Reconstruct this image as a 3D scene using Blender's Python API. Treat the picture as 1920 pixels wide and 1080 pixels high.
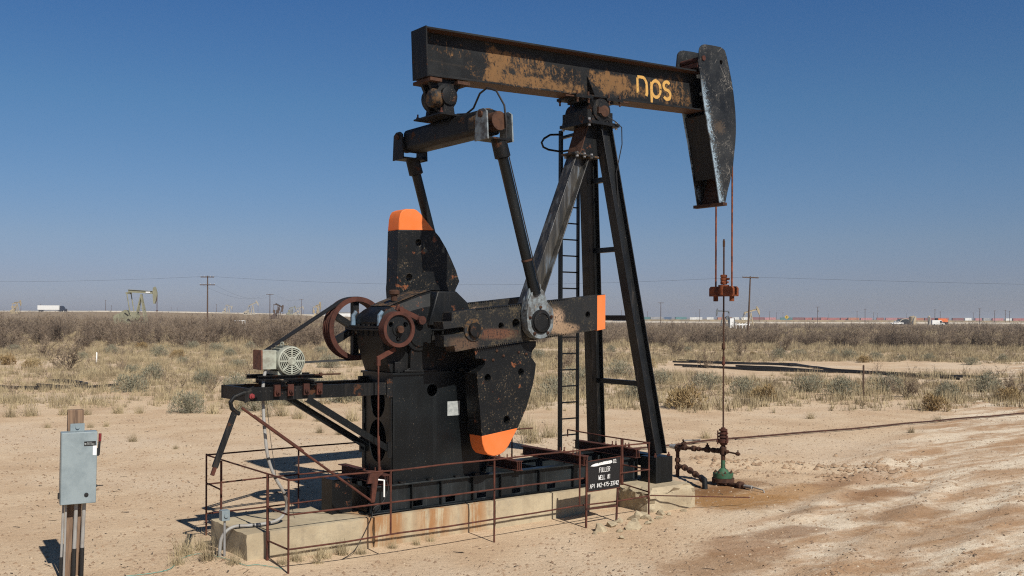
import bpy, bmesh, math, random
import numpy as np
from mathutils import Vector, Matrix, Euler
from mathutils.geometry import tessellate_polygon

for o in list(bpy.data.objects):
    bpy.data.objects.remove(o, do_unlink=True)
scene = bpy.context.scene
col = scene.collection
R = math.radians
random.seed(7)
rng = np.random.default_rng(11)

# ------------------------------------------------------------------ camera
# X runs along the pumping unit, Y away from the sunny side, Z up; metres.
YAW = math.atan2(1867, 2450)
CAM = (-5.54, -12.05, 3.38)
cam_d = bpy.data.cameras.new('camera')
cam = bpy.data.objects.new('camera', cam_d)
col.objects.link(cam)
cam_d.lens = 35.0
cam_d.sensor_width = 36.0
cam_d.shift_y = 55 / 1920
cam_d.clip_start = 0.1
cam_d.clip_end = 20000
cam.matrix_world = (Matrix.Translation(CAM) @ Matrix.Rotation(-YAW, 4, 'Z') @ Matrix.Rotation(R(90), 4, 'X') @ Matrix.Rotation(R(0.2), 4, 'Z'))
scene.camera = cam
CS, SN = math.cos(YAW), math.sin(YAW)

def W(X, D):
    """ground position from metres right of / ahead of the viewpoint"""
    return (CAM[0] + X * CS + D * SN, CAM[1] - X * SN + D * CS)

# ------------------------------------------------------------------ sky and sun
SUN_EL = R(42.5)
world = bpy.data.worlds.new('World')
scene.world = world
world.use_nodes = True
wn = world.node_tree.nodes
wl = world.node_tree.links
bg = wn['Background']
sky = wn.new('ShaderNodeTexSky')
sky.sky_type = 'NISHITA'
sky.sun_disc = False
sky.sun_elevation = SUN_EL
sky.sun_rotation = R(185)
sky.altitude = 900
sky.air_density = 1.0
sky.dust_density = 0.6
sky.ozone_density = 2.0
bg.inputs['Strength'].default_value = 0.075
# sky colour correction: the same tint all the way round, by height above the horizon
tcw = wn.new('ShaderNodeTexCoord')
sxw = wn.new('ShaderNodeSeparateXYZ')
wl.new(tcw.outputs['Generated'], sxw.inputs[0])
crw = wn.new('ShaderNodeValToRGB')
stops = [(0.0, (0.450, 0.482, 0.73)), (0.04, (0.462, 0.484, 0.69)), (0.075, (0.494, 0.538, 0.693)), (0.1275, (0.462, 0.585, 0.745)), (0.2045, (0.407, 0.621, 0.79)), (0.299, (0.324, 0.583, 0.849)), (0.65, (0.33, 0.38, 0.42))]  # overhead stop, above the frame, dimmed and greyed to tone the shadows
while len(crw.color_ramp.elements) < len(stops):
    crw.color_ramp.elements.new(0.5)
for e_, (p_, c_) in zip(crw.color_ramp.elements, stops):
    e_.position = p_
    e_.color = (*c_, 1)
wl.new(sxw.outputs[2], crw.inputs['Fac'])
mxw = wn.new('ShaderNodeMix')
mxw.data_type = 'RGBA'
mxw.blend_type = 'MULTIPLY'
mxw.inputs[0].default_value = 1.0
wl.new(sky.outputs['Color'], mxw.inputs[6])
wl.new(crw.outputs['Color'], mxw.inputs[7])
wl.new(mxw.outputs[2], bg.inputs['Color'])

sun_d = bpy.data.lights.new('sun', 'SUN')
sun = bpy.data.objects.new('sun', sun_d)
col.objects.link(sun)
sun_d.energy = 5.0
sun_d.angle = R(0.5)
sun_d.color = (1.0, 0.95, 0.87)
sun.rotation_euler = (R(90) - SUN_EL, 0, R(-5))
sun.location = (0, -30, 30)

scene.render.engine = 'CYCLES'
scene.cycles.use_denoising = False
scene.cycles.pixel_filter_type = 'BLACKMAN_HARRIS'
scene.cycles.filter_width = 1.15
scene.cycles.max_bounces = 6
scene.cycles.volume_bounces = 0
scene.cycles.sample_clamp_indirect = 4.0
scene.view_settings.view_transform = 'Standard'
scene.view_settings.look = 'None'
scene.view_settings.exposure = 0.22
scene.view_settings.gamma = 1.0

# ------------------------------------------------------------------ material helpers
class NT:
    def __init__(s, name, rough=0.6, metal=0.0, spec=0.5):
        s.m = bpy.data.materials.new(name)
        s.m.use_nodes = True
        s.t = s.m.node_tree
        s.b = s.t.nodes['Principled BSDF']
        s.b.inputs['Roughness'].default_value = rough
        s.b.inputs['Metallic'].default_value = metal
        s.b.inputs['Specular IOR Level'].default_value = spec
        s.co = None
    def n(s, t):
        return s.t.nodes.new(t)
    def l(s, a, b):
        s.t.links.new(a, b)
    def put(s, sock, v):
        if hasattr(v, 'is_output') or isinstance(v, bpy.types.NodeSocket):
            s.l(v, sock)
        else:
            sock.default_value = v
    def coord(s):
        if s.co is None:
            s.co = s.n('ShaderNodeTexCoord').outputs['Object']
        return s.co
    def mapped(s, scale=(1, 1, 1), rot=(0, 0, 0), loc=(0, 0, 0)):
        m = s.n('ShaderNodeMapping')
        s.l(s.coord(), m.inputs['Vector'])
        m.inputs['Scale'].default_value = scale
        m.inputs['Rotation'].default_value = rot
        m.inputs['Location'].default_value = loc
        return m.outputs['Vector']
    def noise(s, scale, detail=6.0, rough=0.6, vec=None, dist=0.0):
        n = s.n('ShaderNodeTexNoise')
        n.inputs['Scale'].default_value = scale
        n.inputs['Detail'].default_value = detail
        n.inputs['Roughness'].default_value = rough
        n.inputs['Distortion'].default_value = dist
        s.l(vec if vec is not None else s.coord(), n.inputs['Vector'])
        return n.outputs['Fac']
    def ramp(s, fac, a, b, va=0.0, vb=1.0):
        n = s.n('ShaderNodeMapRange')
        n.interpolation_type = 'SMOOTHSTEP'
        s.put(n.inputs['Value'], fac)
        n.inputs['From Min'].default_value = a
        n.inputs['From Max'].default_value = b
        n.inputs['To Min'].default_value = va
        n.inputs['To Max'].default_value = vb
        return n.outputs['Result']
    def math(s, op, a, b=0.0):
        n = s.n('ShaderNodeMath')
        n.operation = op
        s.put(n.inputs[0], a)
        s.put(n.inputs[1], b)
        return n.outputs[0]
    def mix(s, fac, a, b):
        n = s.n('ShaderNodeMix')
        n.data_type = 'RGBA'
        s.put(n.inputs[0], fac)
        for i, v in ((6, a), (7, b)):
            if isinstance(v, (tuple, list)):
                n.inputs[i].default_value = (*v[:3], 1)
            else:
                s.l(v, n.inputs[i])
        return n.outputs[2]
    def xyz(s):
        n = s.n('ShaderNodeSeparateXYZ')
        s.l(s.coord(), n.inputs[0])
        return n.outputs
    def patch(s, cx, cz, rx, rz, ax=0, az=2, noise=None, amt=0.6, soft=0.35):
        """mask of an uneven blotch centred at cx,cz in the given axes"""
        o = s.xyz()
        dx = s.math('DIVIDE', s.math('SUBTRACT', o[ax], cx), rx)
        dz = s.math('DIVIDE', s.math('SUBTRACT', o[az], cz), rz)
        d = s.math('POWER', s.math('ADD', s.math('POWER', s.math('ABSOLUTE', dx), 3.0), s.math('POWER', s.math('ABSOLUTE', dz), 3.0)), 0.3333)
        if noise is not None:
            d = s.math('ADD', d, s.math('MULTIPLY', s.math('SUBTRACT', noise, 0.5), amt * 2))
        return s.ramp(d, 1.0 - soft, 1.0 + soft, 1.0, 0.0)
    def base(s, c):
        s.put(s.b.inputs['Base Color'], (*c[:3], 1) if isinstance(c, (tuple, list)) else c)
    def bump(s, h, strength=0.3, dist=0.02):
        n = s.n('ShaderNodeBump')
        n.inputs['Strength'].default_value = strength
        n.inputs['Distance'].default_value = dist
        s.l(h, n.inputs['Height'])
        s.l(n.outputs['Normal'], s.b.inputs['Normal'])

RUST = (0.13, 0.046, 0.02)
RUST_D = (0.055, 0.022, 0.013)
TAN = (0.26, 0.135, 0.045)

def m_paint(name, colr, rust=0.3, dust=0.25, rough=0.42, fade=None, rustc=RUST, scale=1.0, streak=0.3, spec=0.5, streakc=(0.07, 0.058, 0.047)):
    k = NT(name, rough, 0.0, spec)
    big = k.noise(1.1 * scale, 5, 0.6)
    c = k.mix(k.ramp(big, 0.38, 0.68), colr, fade if fade else tuple(v * 1.6 + 0.002 for v in colr))
    # run-down streaks
    st = k.noise(1.0, 5, 0.65, k.mapped((9, 9, 0.55)))
    c = k.mix(k.math('MULTIPLY', k.ramp(st, 0.52, 0.75), streak), c, streakc)
    fine = k.noise(26 * scale, 8, 0.72)
    med = k.noise(4.3 * scale, 9, 0.68)
    rm = k.ramp(k.math('ADD', k.math('MULTIPLY', med, 0.75), k.math('MULTIPLY', fine, 0.25)), 0.66 - 0.22 * rust, 0.70 - 0.20 * rust)
    rc = k.mix(k.noise(9, 6, 0.7), rustc, tuple(v * 0.45 for v in rustc))
    c = k.mix(rm, c, rc)
    # pale chips and dust specks
    sp = k.ramp(k.noise(55 * scale, 3, 0.6), 0.70 - 0.08 * dust, 0.74 - 0.08 * dust)
    sp = k.math('MULTIPLY', sp, k.ramp(k.noise(2.2, 4, 0.6), 0.45, 0.62))
    c = k.mix(k.math('MULTIPLY', sp, 0.85), c, (0.22, 0.17, 0.12))
    k.base(c)
    k.put(k.b.inputs['Roughness'], k.math('ADD', k.math('MULTIPLY', rm, 0.4), k.math('ADD', k.math('MULTIPLY', big, 0.25), rough - 0.12)))
    k.bump(k.math('ADD', k.math('MULTIPLY', rm, 0.6), k.math('MULTIPLY', fine, 0.25)), 0.22, 0.01)
    return k.m

def m_rust(name, a=RUST, b=RUST_D, rough=0.85, sc=6.0):
    k = NT(name, rough, 0.0, 0.25)
    n1 = k.noise(sc, 8, 0.7)
    n2 = k.noise(sc * 8, 5, 0.7)
    c = k.mix(k.ramp(n1, 0.35, 0.65), a, b)
    c = k.mix(k.math('MULTIPLY', k.ramp(n2, 0.55, 0.72), 0.6), c, (a[0] * 1.7, a[1] * 1.6, a[2] * 1.3))
    k.base(c)
    k.bump(n2, 0.35, 0.008)
    return k.m

def m_plain(name, c, rough=0.6, var=0.15, sc=4.0, dirt=None, metal=0.0, bump=0.1):
    k = NT(name, rough, metal)
    n1 = k.noise(sc, 7, 0.65)
    d = dirt if dirt else tuple(v * (1 - var * 2) for v in c)
    cc = k.mix(k.ramp(n1, 0.38, 0.7), c, k_mixt(c, d, 1.0))
    k.base(cc)
    if bump:
        k.bump(k.noise(sc * 9, 6, 0.7), bump, 0.01)
    return k.m

def k_mixt(a, b, f):
    return tuple(x * (1 - f) + y * f for x, y in zip(a, b))

MT = {}
MT['black'] = m_paint('black_steel_paint', (0.0036, 0.0042, 0.0048), rust=0.3, dust=0.35, rough=0.46, spec=0.25, streak=0.2)
MT['black_clean'] = m_paint('black_paint_sound', (0.0030, 0.0041, 0.0048), rust=-0.03, dust=0.3, rough=0.40, streak=0.16, spec=0.28, fade=(0.0058, 0.0080, 0.0094), streakc=(0.040, 0.046, 0.049))
MT['skid'] = m_paint('skid_sheen_paint', (0.0062, 0.0082, 0.0094), rust=0.0, dust=0.4, rough=0.42, fade=(0.014, 0.0185, 0.021), streak=0.5, spec=0.35, streakc=(0.05, 0.058, 0.062))  # blue-grey sheen painted in through the lighter fade and streak tones
MT['black_rusty'] = m_paint('black_paint_rusty', (0.0038, 0.0042, 0.0047), rust=0.42, dust=0.6, rough=0.55, rustc=(0.085, 0.036, 0.018), streak=0.3, spec=0.22)
MT['black_tan'] = m_paint('black_paint_worn_tan', (0.011, 0.012, 0.013), rust=0.78, dust=1.0, rough=0.6, rustc=(0.13, 0.075, 0.036), scale=2.4, streak=0.5, spec=0.3)
MT['rust'] = m_rust('rusty_pipe', (0.10, 0.034, 0.022), (0.045, 0.018, 0.013))
MT['rust_orange'] = m_rust('orange_rust', (0.21, 0.058, 0.02), (0.075, 0.024, 0.013), sc=9)
MT['rust_brown'] = m_rust('brown_rust', (0.075, 0.036, 0.021), (0.034, 0.017, 0.012), sc=9)
MT['rust_beam'] = m_rust('dark_red_rust', (0.075, 0.025, 0.017), (0.03, 0.013, 0.010))
MT['orange'] = m_paint('orange_paint', (0.70, 0.145, 0.026), rust=-0.12, dust=0.5, rough=0.6, fade=(0.62, 0.175, 0.05), streak=0.22, rustc=(0.10, 0.05, 0.03), streakc=(0.30, 0.10, 0.04), spec=0.3)
MT['drum'] = m_rust('red_oxide_drum', (0.082, 0.030, 0.021), (0.04, 0.016, 0.012), sc=5)
MT['dark'] = m_plain('dark_parts_and_shade', (0.010, 0.009, 0.009), 0.8)  # near-black for dark parts and for painted shade inside openings
MT['rubber'] = m_plain('black_rubber', (0.009, 0.009, 0.010), 0.7)
MT['motor'] = m_plain('grey_green_motor_paint', (0.33, 0.345, 0.285), 0.6, dirt=(0.20, 0.195, 0.155), sc=7)
MT['motor_rust'] = m_plain('rusted_box_paint', (0.20, 0.085, 0.05), 0.75, dirt=(0.10, 0.04, 0.025), sc=8)
MT['grey_box'] = m_plain('blue_grey_enamel', (0.225, 0.272, 0.288), 0.42, dirt=(0.165, 0.205, 0.222), sc=4.5, bump=0.03)
MT['galv'] = m_plain('galvanised_steel', (0.33, 0.33, 0.33), 0.42, metal=0.35, sc=6, bump=0.05)
MT['conduit'] = m_plain('pale_conduit', (0.27, 0.265, 0.25), 0.6, dirt=(0.22, 0.20, 0.18), sc=5)
MT['tape'] = m_plain('black_tape', (0.012, 0.012, 0.012), 0.5)
MT['white'] = m_plain('white_paint', (0.78, 0.78, 0.76), 0.5, dirt=(0.66, 0.65, 0.62))
MT['label_grey'] = m_plain('pale_label', (0.36, 0.38, 0.37), 0.5, dirt=(0.22, 0.24, 0.24), sc=18)
def m_letter():
    k = NT('worn_yellow_lettering', 0.65, 0, 0.2)
    n1 = k.noise(9, 8, 0.75)
    c = k.mix(k.noise(5, 5, 0.6), (0.56, 0.33, 0.095), (0.42, 0.235, 0.07))
    c = k.mix(k.ramp(n1, 0.585, 0.63), c, (0.012, 0.012, 0.012))
    k.base(c)
    return k.m
MT['yellow'] = m_letter()
MT['red'] = m_plain('red_plastic', (0.20, 0.022, 0.024), 0.5)
MT['green'] = m_paint('green_wellhead_paint', (0.020, 0.072, 0.032), rust=0.55, dust=0.4, rough=0.65, fade=(0.03, 0.10, 0.05), rustc=(0.12, 0.05, 0.025), scale=3)
MT['sign_black'] = m_plain('black_sign_enamel', (0.006, 0.006, 0.0065), 0.45, sc=3, bump=0.02)
MT['cable_black'] = m_plain('black_cable', (0.012, 0.011, 0.011), 0.6)
MT['flow'] = m_rust('thin_pipe_rust', (0.07, 0.03, 0.021), (0.035, 0.017, 0.013))
MT['poly'] = m_plain('black_polyethylene', (0.010, 0.010, 0.011), 0.5, sc=2)
MT['teal'] = m_plain('teal_wire', (0.05, 0.28, 0.24), 0.5)

def m_wood(name, a, b):
    k = NT(name, 0.85)
    g = k.noise(1.0, 6, 0.65, k.mapped((38, 38, 2.2)))
    k.base(k.mix(k.ramp(g, 0.35, 0.68), a, b))
    k.bump(g, 0.5, 0.01)
    return k.m
MT['wood'] = m_wood('weathered_timber', (0.21, 0.135, 0.085), (0.085, 0.052, 0.034))
MT['pole_wood'] = m_wood('creosoted_pole', (0.10, 0.056, 0.032), (0.05, 0.030, 0.02))

def m_concrete(name, rough_face=False):
    k = NT(name, 0.9, 0, 0.2)
    n1 = k.noise(1.6, 8, 0.65)
    n2 = k.noise(30, 6, 0.7)
    c = k.mix(k.ramp(n1, 0.35, 0.7), (0.42, 0.352, 0.238), (0.315, 0.255, 0.17))
    c = k.mix(k.math('MULTIPLY', k.ramp(n2, 0.5, 0.75), 0.35), c, (0.24, 0.20, 0.145))
    c = k.mix(k.math('MULTIPLY', k.ramp(k.noise(5.5, 9, 0.75), 0.5, 0.66), 0.55), c, (0.25, 0.21, 0.155))
    c = k.mix(k.math('MULTIPLY', k.ramp(k.noise(1.0, 8, 0.7, k.mapped((6, 6, 0.8))), 0.52, 0.68), 0.5), c, (0.27, 0.22, 0.15))
    # rust run-off below the steel
    st = k.noise(1.0, 8, 0.7, k.mapped((8.0, 8.0, 0.9)))
    for cx, rx in ((1.75, 0.16), (2.05, 0.12), (2.75, 0.25), (3.5, 0.18)):
        pm = k.math('MULTIPLY', k.patch(cx, 0.34, rx * 1.3, 0.42, 0, 2, st, 1.2, 0.6), k.ramp(st, 0.36, 0.56))
        c = k.mix(k.math('MULTIPLY', pm, 0.85), c, (0.28, 0.125, 0.042))
    if rough_face:
        c = k.mix(k.ramp(k.noise(14, 7, 0.75), 0.56, 0.68), c, (0.20, 0.16, 0.115))
    k.base(c)
    k.bump(k.math('ADD', n2, k.math('MULTIPLY', k.noise(9, 5, 0.6), 0.8)), 0.45 if rough_face else 0.25, 0.02)
    return k.m
MT['concrete'] = m_concrete('weathered_concrete')
MT['concrete_rough'] = m_concrete('broken_concrete', True)

def m_beam():
    k = NT('walking_beam_paint', 0.6, 0, 0.2)
    nz = k.noise(5.5, 9, 0.75)
    nf = k.noise(28, 6, 0.75)
    nn = k.math('ADD', k.math('MULTIPLY', nz, 0.6), k.math('MULTIPLY', nf, 0.4))
    c = k.mix(k.ramp(k.noise(1.3, 6, 0.65), 0.4, 0.66), (0.006, 0.0068, 0.0078), (0.015, 0.016, 0.0165))
    st = k.ramp(k.noise(1.0, 6, 0.7, k.mapped((0.7, 9, 14))), 0.55, 0.8)
    c = k.mix(k.math('MULTIPLY', st, 0.35), c, (0.06, 0.045, 0.03))
    brush = k.noise(1.0, 6, 0.75, k.mapped((13, 13, 7)), 0.8)
    masks = [(3.45, 7.72, 0.42, 0.14, 0.45), (3.2, 7.5, 0.2, 0.2, 0.2), (4.42, 7.62, 0.24, 0.26, 1.0), (5.0, 7.70, 0.42, 0.16, 0.8),
             (5.75, 7.68, 0.62, 0.13, 0.55), (5.1, 7.42, 0.95, 0.12, 1.0), (6.0, 7.46, 0.4, 0.10, 0.8), (7.0, 7.70, 0.42, 0.17, 1.0),
             (7.25, 7.62, 0.6, 0.14, 0.8), (7.0, 7.44, 0.4, 0.08, 0.35), (8.55, 7.78, 0.48, 0.24, 0.7), (8.1, 7.58, 0.4, 0.12, 0.3)]
    for cx, cz, rx, rz, amt in masks:
        pm = k.patch(cx, cz, rx, rz, 0, 2, nn, 2.6, 0.22)
        hair = k.ramp(k.math('ADD', k.math('MULTIPLY', brush, 0.55), k.math('MULTIPLY', nf, 0.45)), 0.62 - 0.22 * amt, 0.72 - 0.22 * amt)
        c = k.mix(k.math('MULTIPLY', pm, hair), c, k.mix(nz, (0.20, 0.10, 0.036), (0.105, 0.065, 0.032)))
    # bare rust on the flange faces and edges
    geo = k.n('ShaderNodeNewGeometry')
    nx = k.n('ShaderNodeSeparateXYZ')
    k.l(geo.outputs['True Normal'], nx.inputs[0])
    fl = k.ramp(k.math('ABSOLUTE', nx.outputs[2]), 0.5, 0.7)
    rc = k.mix(k.noise(2.0, 7, 0.7), (0.105, 0.048, 0.024), (0.045, 0.024, 0.015))
    c = k.mix(k.math('MULTIPLY', fl, 0.85), c, rc)
    k.base(c)
    k.bump(nn, 0.2, 0.008)
    return k.m
MT['beam'] = m_beam()

def m_head():
    k = NT('horsehead_scuffed_paint', 0.45, 0, 0.3)
    c = k.mix(k.ramp(k.noise(1.4, 7, 0.65), 0.36, 0.68), (0.0065, 0.0075, 0.0085), (0.024, 0.025, 0.025))
    f = k.noise(36, 7, 0.75)
    m = k.ramp(k.noise(3.0, 8, 0.72), 0.48, 0.64)
    c = k.mix(k.math('MULTIPLY', m, k.ramp(f, 0.48, 0.62)), c, (0.14, 0.13, 0.115))
    # long scratches
    s1 = k.ramp(k.noise(2.4, 3, 0.5, k.mapped((1.0, 1, 1.0), (0, 0.9, 0)), 2.2), 0.497, 0.503)
    v = k.n('ShaderNodeTexVoronoi')
    v.feature = 'DISTANCE_TO_EDGE'
    v.inputs['Scale'].default_value = 2.3
    k.l(k.mapped((1.0, 1.0, 0.7), (0, 0.7, 0)), v.inputs['Vector'])
    sc = k.math('MULTIPLY', k.ramp(v.outputs['Distance'], 0.012, 0.003), k.ramp(k.noise(4, 4, 0.6), 0.5, 0.6))
    c = k.mix(k.math('MULTIPLY', sc, 0.75), c, (0.24, 0.22, 0.19))
    # chalky pale-blue primer down the trailing edge
    o_ = k.xyz()
    edge = k.math('ADD', o_[0], k.math('MULTIPLY', o_[2], 0.237))
    pb = k.math('MULTIPLY', k.ramp(k.math('ADD', edge, k.math('MULTIPLY', k.math('SUBTRACT', f, 0.5), 0.9)), 11.10, 11.02), k.ramp(k.noise(2.2, 5, 0.7), 0.40, 0.52))
    pb = k.math('MULTIPLY', pb, k.ramp(o_[2], 8.2, 7.6))
    c = k.mix(k.math('MULTIPLY', pb, 0.8), c, (0.30, 0.40, 0.48))
    tb = k.patch(9.62, 7.15, 0.14, 0.10, 0, 2, f, 3.0, 0.3)
    c = k.mix(k.math('MULTIPLY', tb, 0.22), c, (0.2, 0.13, 0.07))
    k.base(c)
    return k.m
MT['head'] = m_head()

def m_leg():
    k = NT('rear_leg_scuffed_paint', 0.34, 0, 0.6)
    st = k.noise(1.0, 7, 0.7, k.mapped((9, 9, 0.8), (0, 0.41, 0)))
    c = k.mix(k.ramp(st, 0.38, 0.66), (0.014, 0.015, 0.016), (0.070, 0.060, 0.046))
    bl = k.math('MULTIPLY', k.ramp(st, 0.52, 0.66), k.ramp(k.noise(1.1, 4, 0.6), 0.44, 0.62))
    c = k.mix(k.math('MULTIPLY', bl, 0.7), c, (0.11, 0.155, 0.21))
    c = k.mix(k.math('MULTIPLY', k.ramp(k.noise(3.1, 6, 0.7), 0.66, 0.76), 0.7), c, (0.2, 0.07, 0.06))
    k.base(c)
    return k.m
MT['leg'] = m_leg()

def m_bearing():
    k = NT('pale_blue_scoured_bearing', 0.55, 0.2, 0.4)
    n1 = k.noise(7, 8, 0.7)
    c = k.mix(k.ramp(n1, 0.36, 0.64), (0.21, 0.25, 0.27), (0.07, 0.065, 0.06))
    c = k.mix(k.ramp(k.noise(11, 5, 0.7), 0.60, 0.70), c, (0.30, 0.22, 0.14))
    k.base(c)
    return k.m
MT['bearing'] = m_bearing()
MT['lug_blue'] = m_plain('pale_blue_lug', (0.11, 0.18, 0.25), 0.6, dirt=(0.05, 0.06, 0.07), sc=14)
MT['black_run'] = m_paint('black_paint_run_down', (0.0036, 0.0043, 0.005), rust=0.05, dust=0.3, rough=0.42, streak=0.75, spec=0.35)

def m_crank():
    k = NT('crank_arm_worn_paint', 0.62, 0, 0.35)
    f = k.noise(30, 7, 0.75)
    g = k.noise(3.2, 8, 0.72)
    c = k.mix(k.ramp(k.math('ADD', k.math('MULTIPLY', f, 0.5), k.math('MULTIPLY', g, 0.5)), 0.49, 0.60), (0.006, 0.0068, 0.0078), (0.075, 0.058, 0.034))
    for cx, cz, rx, rz, cc, a in ((2.95, 2.97, 0.25, 0.10, (0.085, 0.048, 0.028), 0.9), (3.6, 3.12, 0.35, 0.08, (0.15, 0.06, 0.03), 0.6), (4.68, 3.34, 0.24, 0.20, (0.31, 0.21, 0.135), 1.0), (4.95, 3.20, 0.25, 0.09, (0.27, 0.18, 0.11), 0.9)):
        pm = k.patch(cx, cz, rx, rz, 0, 2, k.math('ADD', k.math('MULTIPLY', f, 0.65), k.math('MULTIPLY', g, 0.35)), 2.4, 0.2)
        c = k.mix(k.math('MULTIPLY', k.math('MULTIPLY', pm, k.ramp(f, 0.38, 0.52)), a), c, cc)
    c = k.mix(k.math('MULTIPLY', k.patch(5.40, 3.50, 0.45, 0.22, 0, 2, f, 1.4, 0.3), 0.85), c, (0.008, 0.009, 0.010))
    k.base(c)
    k.bump(f, 0.3, 0.01)
    return k.m
MT['crank'] = m_crank()

def m_weight():
    k = NT('counterweight_speckled_paint', 0.5, 0, 0.25)
    f = k.noise(34, 7, 0.75)
    g = k.noise(2.4, 7, 0.7)
    c = k.mix(k.ramp(g, 0.4, 0.7), (0.0036, 0.0043, 0.005), (0.0075, 0.0085, 0.0092))
    sp = k.math('MULTIPLY', k.ramp(f, 0.56, 0.64), k.ramp(g, 0.44, 0.58))
    c = k.mix(sp, c, (0.17, 0.125, 0.075))
    rs = k.ramp(k.noise(5.0, 5, 0.6), 0.64, 0.69)
    c = k.mix(rs, c, (0.17, 0.06, 0.025))
    k.base(c)
    k.bump(f, 0.25, 0.008)
    return k.m
MT['weight'] = m_weight()

# ------------------------------------------------------------------ mesh builder
class MB:
    def __init__(s):
        s.v = []
        s.f = []
    def add(s, vs, fs):
        b = len(s.v)
        s.v += [tuple(p) for p in vs]
        s.f += [tuple(i + b for i in f) for f in fs]
        return s
    def frame_box(s, c, ax, ay, az):
        c, ax, ay, az = Vector(c), Vector(ax), Vector(ay), Vector(az)
        vs = [c + ax * i + ay * j + az * k for i in (-1, 1) for j in (-1, 1) for k in (-1, 1)]
        return s.add(vs, [(0, 1, 3, 2), (4, 6, 7, 5), (0, 4, 5, 1), (2, 3, 7, 6), (0, 2, 6, 4), (1, 5, 7, 3)])
    def box(s, x0, x1, y0, y1, z0, z1):
        return s.frame_box(((x0 + x1) / 2, (y0 + y1) / 2, (z0 + z1) / 2), ((x1 - x0) / 2, 0, 0), (0, (y1 - y0) / 2, 0), (0, 0, (z1 - z0) / 2))
    def bar(s, p0, p1, w, d, side=(0, 1, 0)):
        """rectangular bar from p0 to p1, w across 'side', d the other way"""
        p0, p1 = Vector(p0), Vector(p1)
        a = (p1 - p0)
        u = a.normalized()
        sd = Vector(side)
        sd = (sd - u * sd.dot(u)).normalized()
        t = u.cross(sd)
        return s.frame_box((p0 + p1) / 2, a / 2, sd * (w / 2), t * (d / 2))
    def ibeam(s, p0, p1, depth, width, tf, tw, side=(0, 1, 0)):
        p0, p1 = Vector(p0), Vector(p1)
        a = p1 - p0
        u = a.normalized()
        sd = Vector(side)
        sd = (sd - u * sd.dot(u)).normalized()
        t = u.cross(sd)
        c = (p0 + p1) / 2
        s.frame_box(c, a / 2, sd * (tw / 2), t * (depth / 2 - tf))
        for g in (-1, 1):
            s.frame_box(c + t * g * (depth / 2 - tf / 2), a / 2, sd * (width / 2), t * (tf / 2))
        return s
    def channel(s, p0, p1, depth, width, t, side=(0, 1, 0), open_dir=1):
        p0, p1 = Vector(p0), Vector(p1)
        a = p1 - p0
        u = a.normalized()
        sd = Vector(side)
        sd = (sd - u * sd.dot(u)).normalized()
        tt = u.cross(sd)
        c = (p0 + p1) / 2
        s.frame_box(c, a / 2, sd * (t / 2), tt * (depth / 2))
        for g in (-1, 1):
            s.frame_box(c + tt * g * (depth / 2 - t / 2) + sd * open_dir * (width / 2 + t / 2), a / 2, sd * (width / 2), tt * (t / 2))
        return s
    def tube(s, pts, r, n=10, caps=True):
        pts = [Vector(p) for p in pts]
        rs = r if isinstance(r, (list, tuple)) else [r] * len(pts)
        rings = []
        prev = None
        for i, p in enumerate(pts):
            a = (pts[min(i + 1, len(pts) - 1)] - pts[max(i - 1, 0)]).normalized()
            if prev is None:
                h = Vector((0, 0, 1)) if abs(a.z) < 0.9 else Vector((1, 0, 0))
            else:
                h = prev
            e1 = (h - a * h.dot(a)).normalized()
            prev = e1
            e2 = a.cross(e1)
            rings.append([p + (e1 * math.cos(2 * math.pi * k / n) + e2 * math.sin(2 * math.pi * k / n)) * rs[i] for k in range(n)])
        vs = [q for g in rings for q in g]
        fs = []
        for i in range(len(pts) - 1):
            for k in range(n):
                k2 = (k + 1) % n
                fs.append((i * n + k, i * n + k2, (i + 1) * n + k2, (i + 1) * n + k))
        if caps:
            fs.append(tuple(range(n - 1, -1, -1)))
            b = (len(pts) - 1) * n
            fs.append(tuple(b + k for k in range(n)))
        return s.add(vs, fs)
    def lathe(s, o, axis, prof, n=20):
        """prof: (radius, distance along axis) pairs, closed with caps"""
        o, a = Vector(o), Vector(axis).normalized()
        h = Vector((0, 0, 1)) if abs(a.z) < 0.9 else Vector((1, 0, 0))
        e1 = (h - a * h.dot(a)).normalized()
        e2 = a.cross(e1)
        vs = []
        for r, d in prof:
            for k in range(n):
                t = 2 * math.pi * k / n
                vs.append(o + a * d + (e1 * math.cos(t) + e2 * math.sin(t)) * r)
        fs = []
        for i in range(len(prof) - 1):
            for k in range(n):
                k2 = (k + 1) % n
                fs.append((i * n + k, i * n + k2, (i + 1) * n + k2, (i + 1) * n + k))
        fs.append(tuple(range(n - 1, -1, -1)))
        b = (len(prof) - 1) * n
        fs.append(tuple(b + k for k in range(n)))
        return s.add(vs, fs)
    def ring(s, o, axis, prof, n=28):
        """prof: closed loop of (radius, distance along axis)"""
        o, a = Vector(o), Vector(axis).normalized()
        h = Vector((0, 0, 1)) if abs(a.z) < 0.9 else Vector((1, 0, 0))
        e1 = (h - a * h.dot(a)).normalized()
        e2 = a.cross(e1)
        vs, fs, m = [], [], len(prof)
        for k in range(n):
            t = 2 * math.pi * k / n
            for r, d in prof:
                vs.append(o + a * d + (e1 * math.cos(t) + e2 * math.sin(t)) * r)
        for k in range(n):
            k2 = (k + 1) % n
            for i in range(m):
                i2 = (i + 1) % m
                fs.append((k * m + i, k * m + i2, k2 * m + i2, k2 * m + i))
        return s.add(vs, fs)
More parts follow.
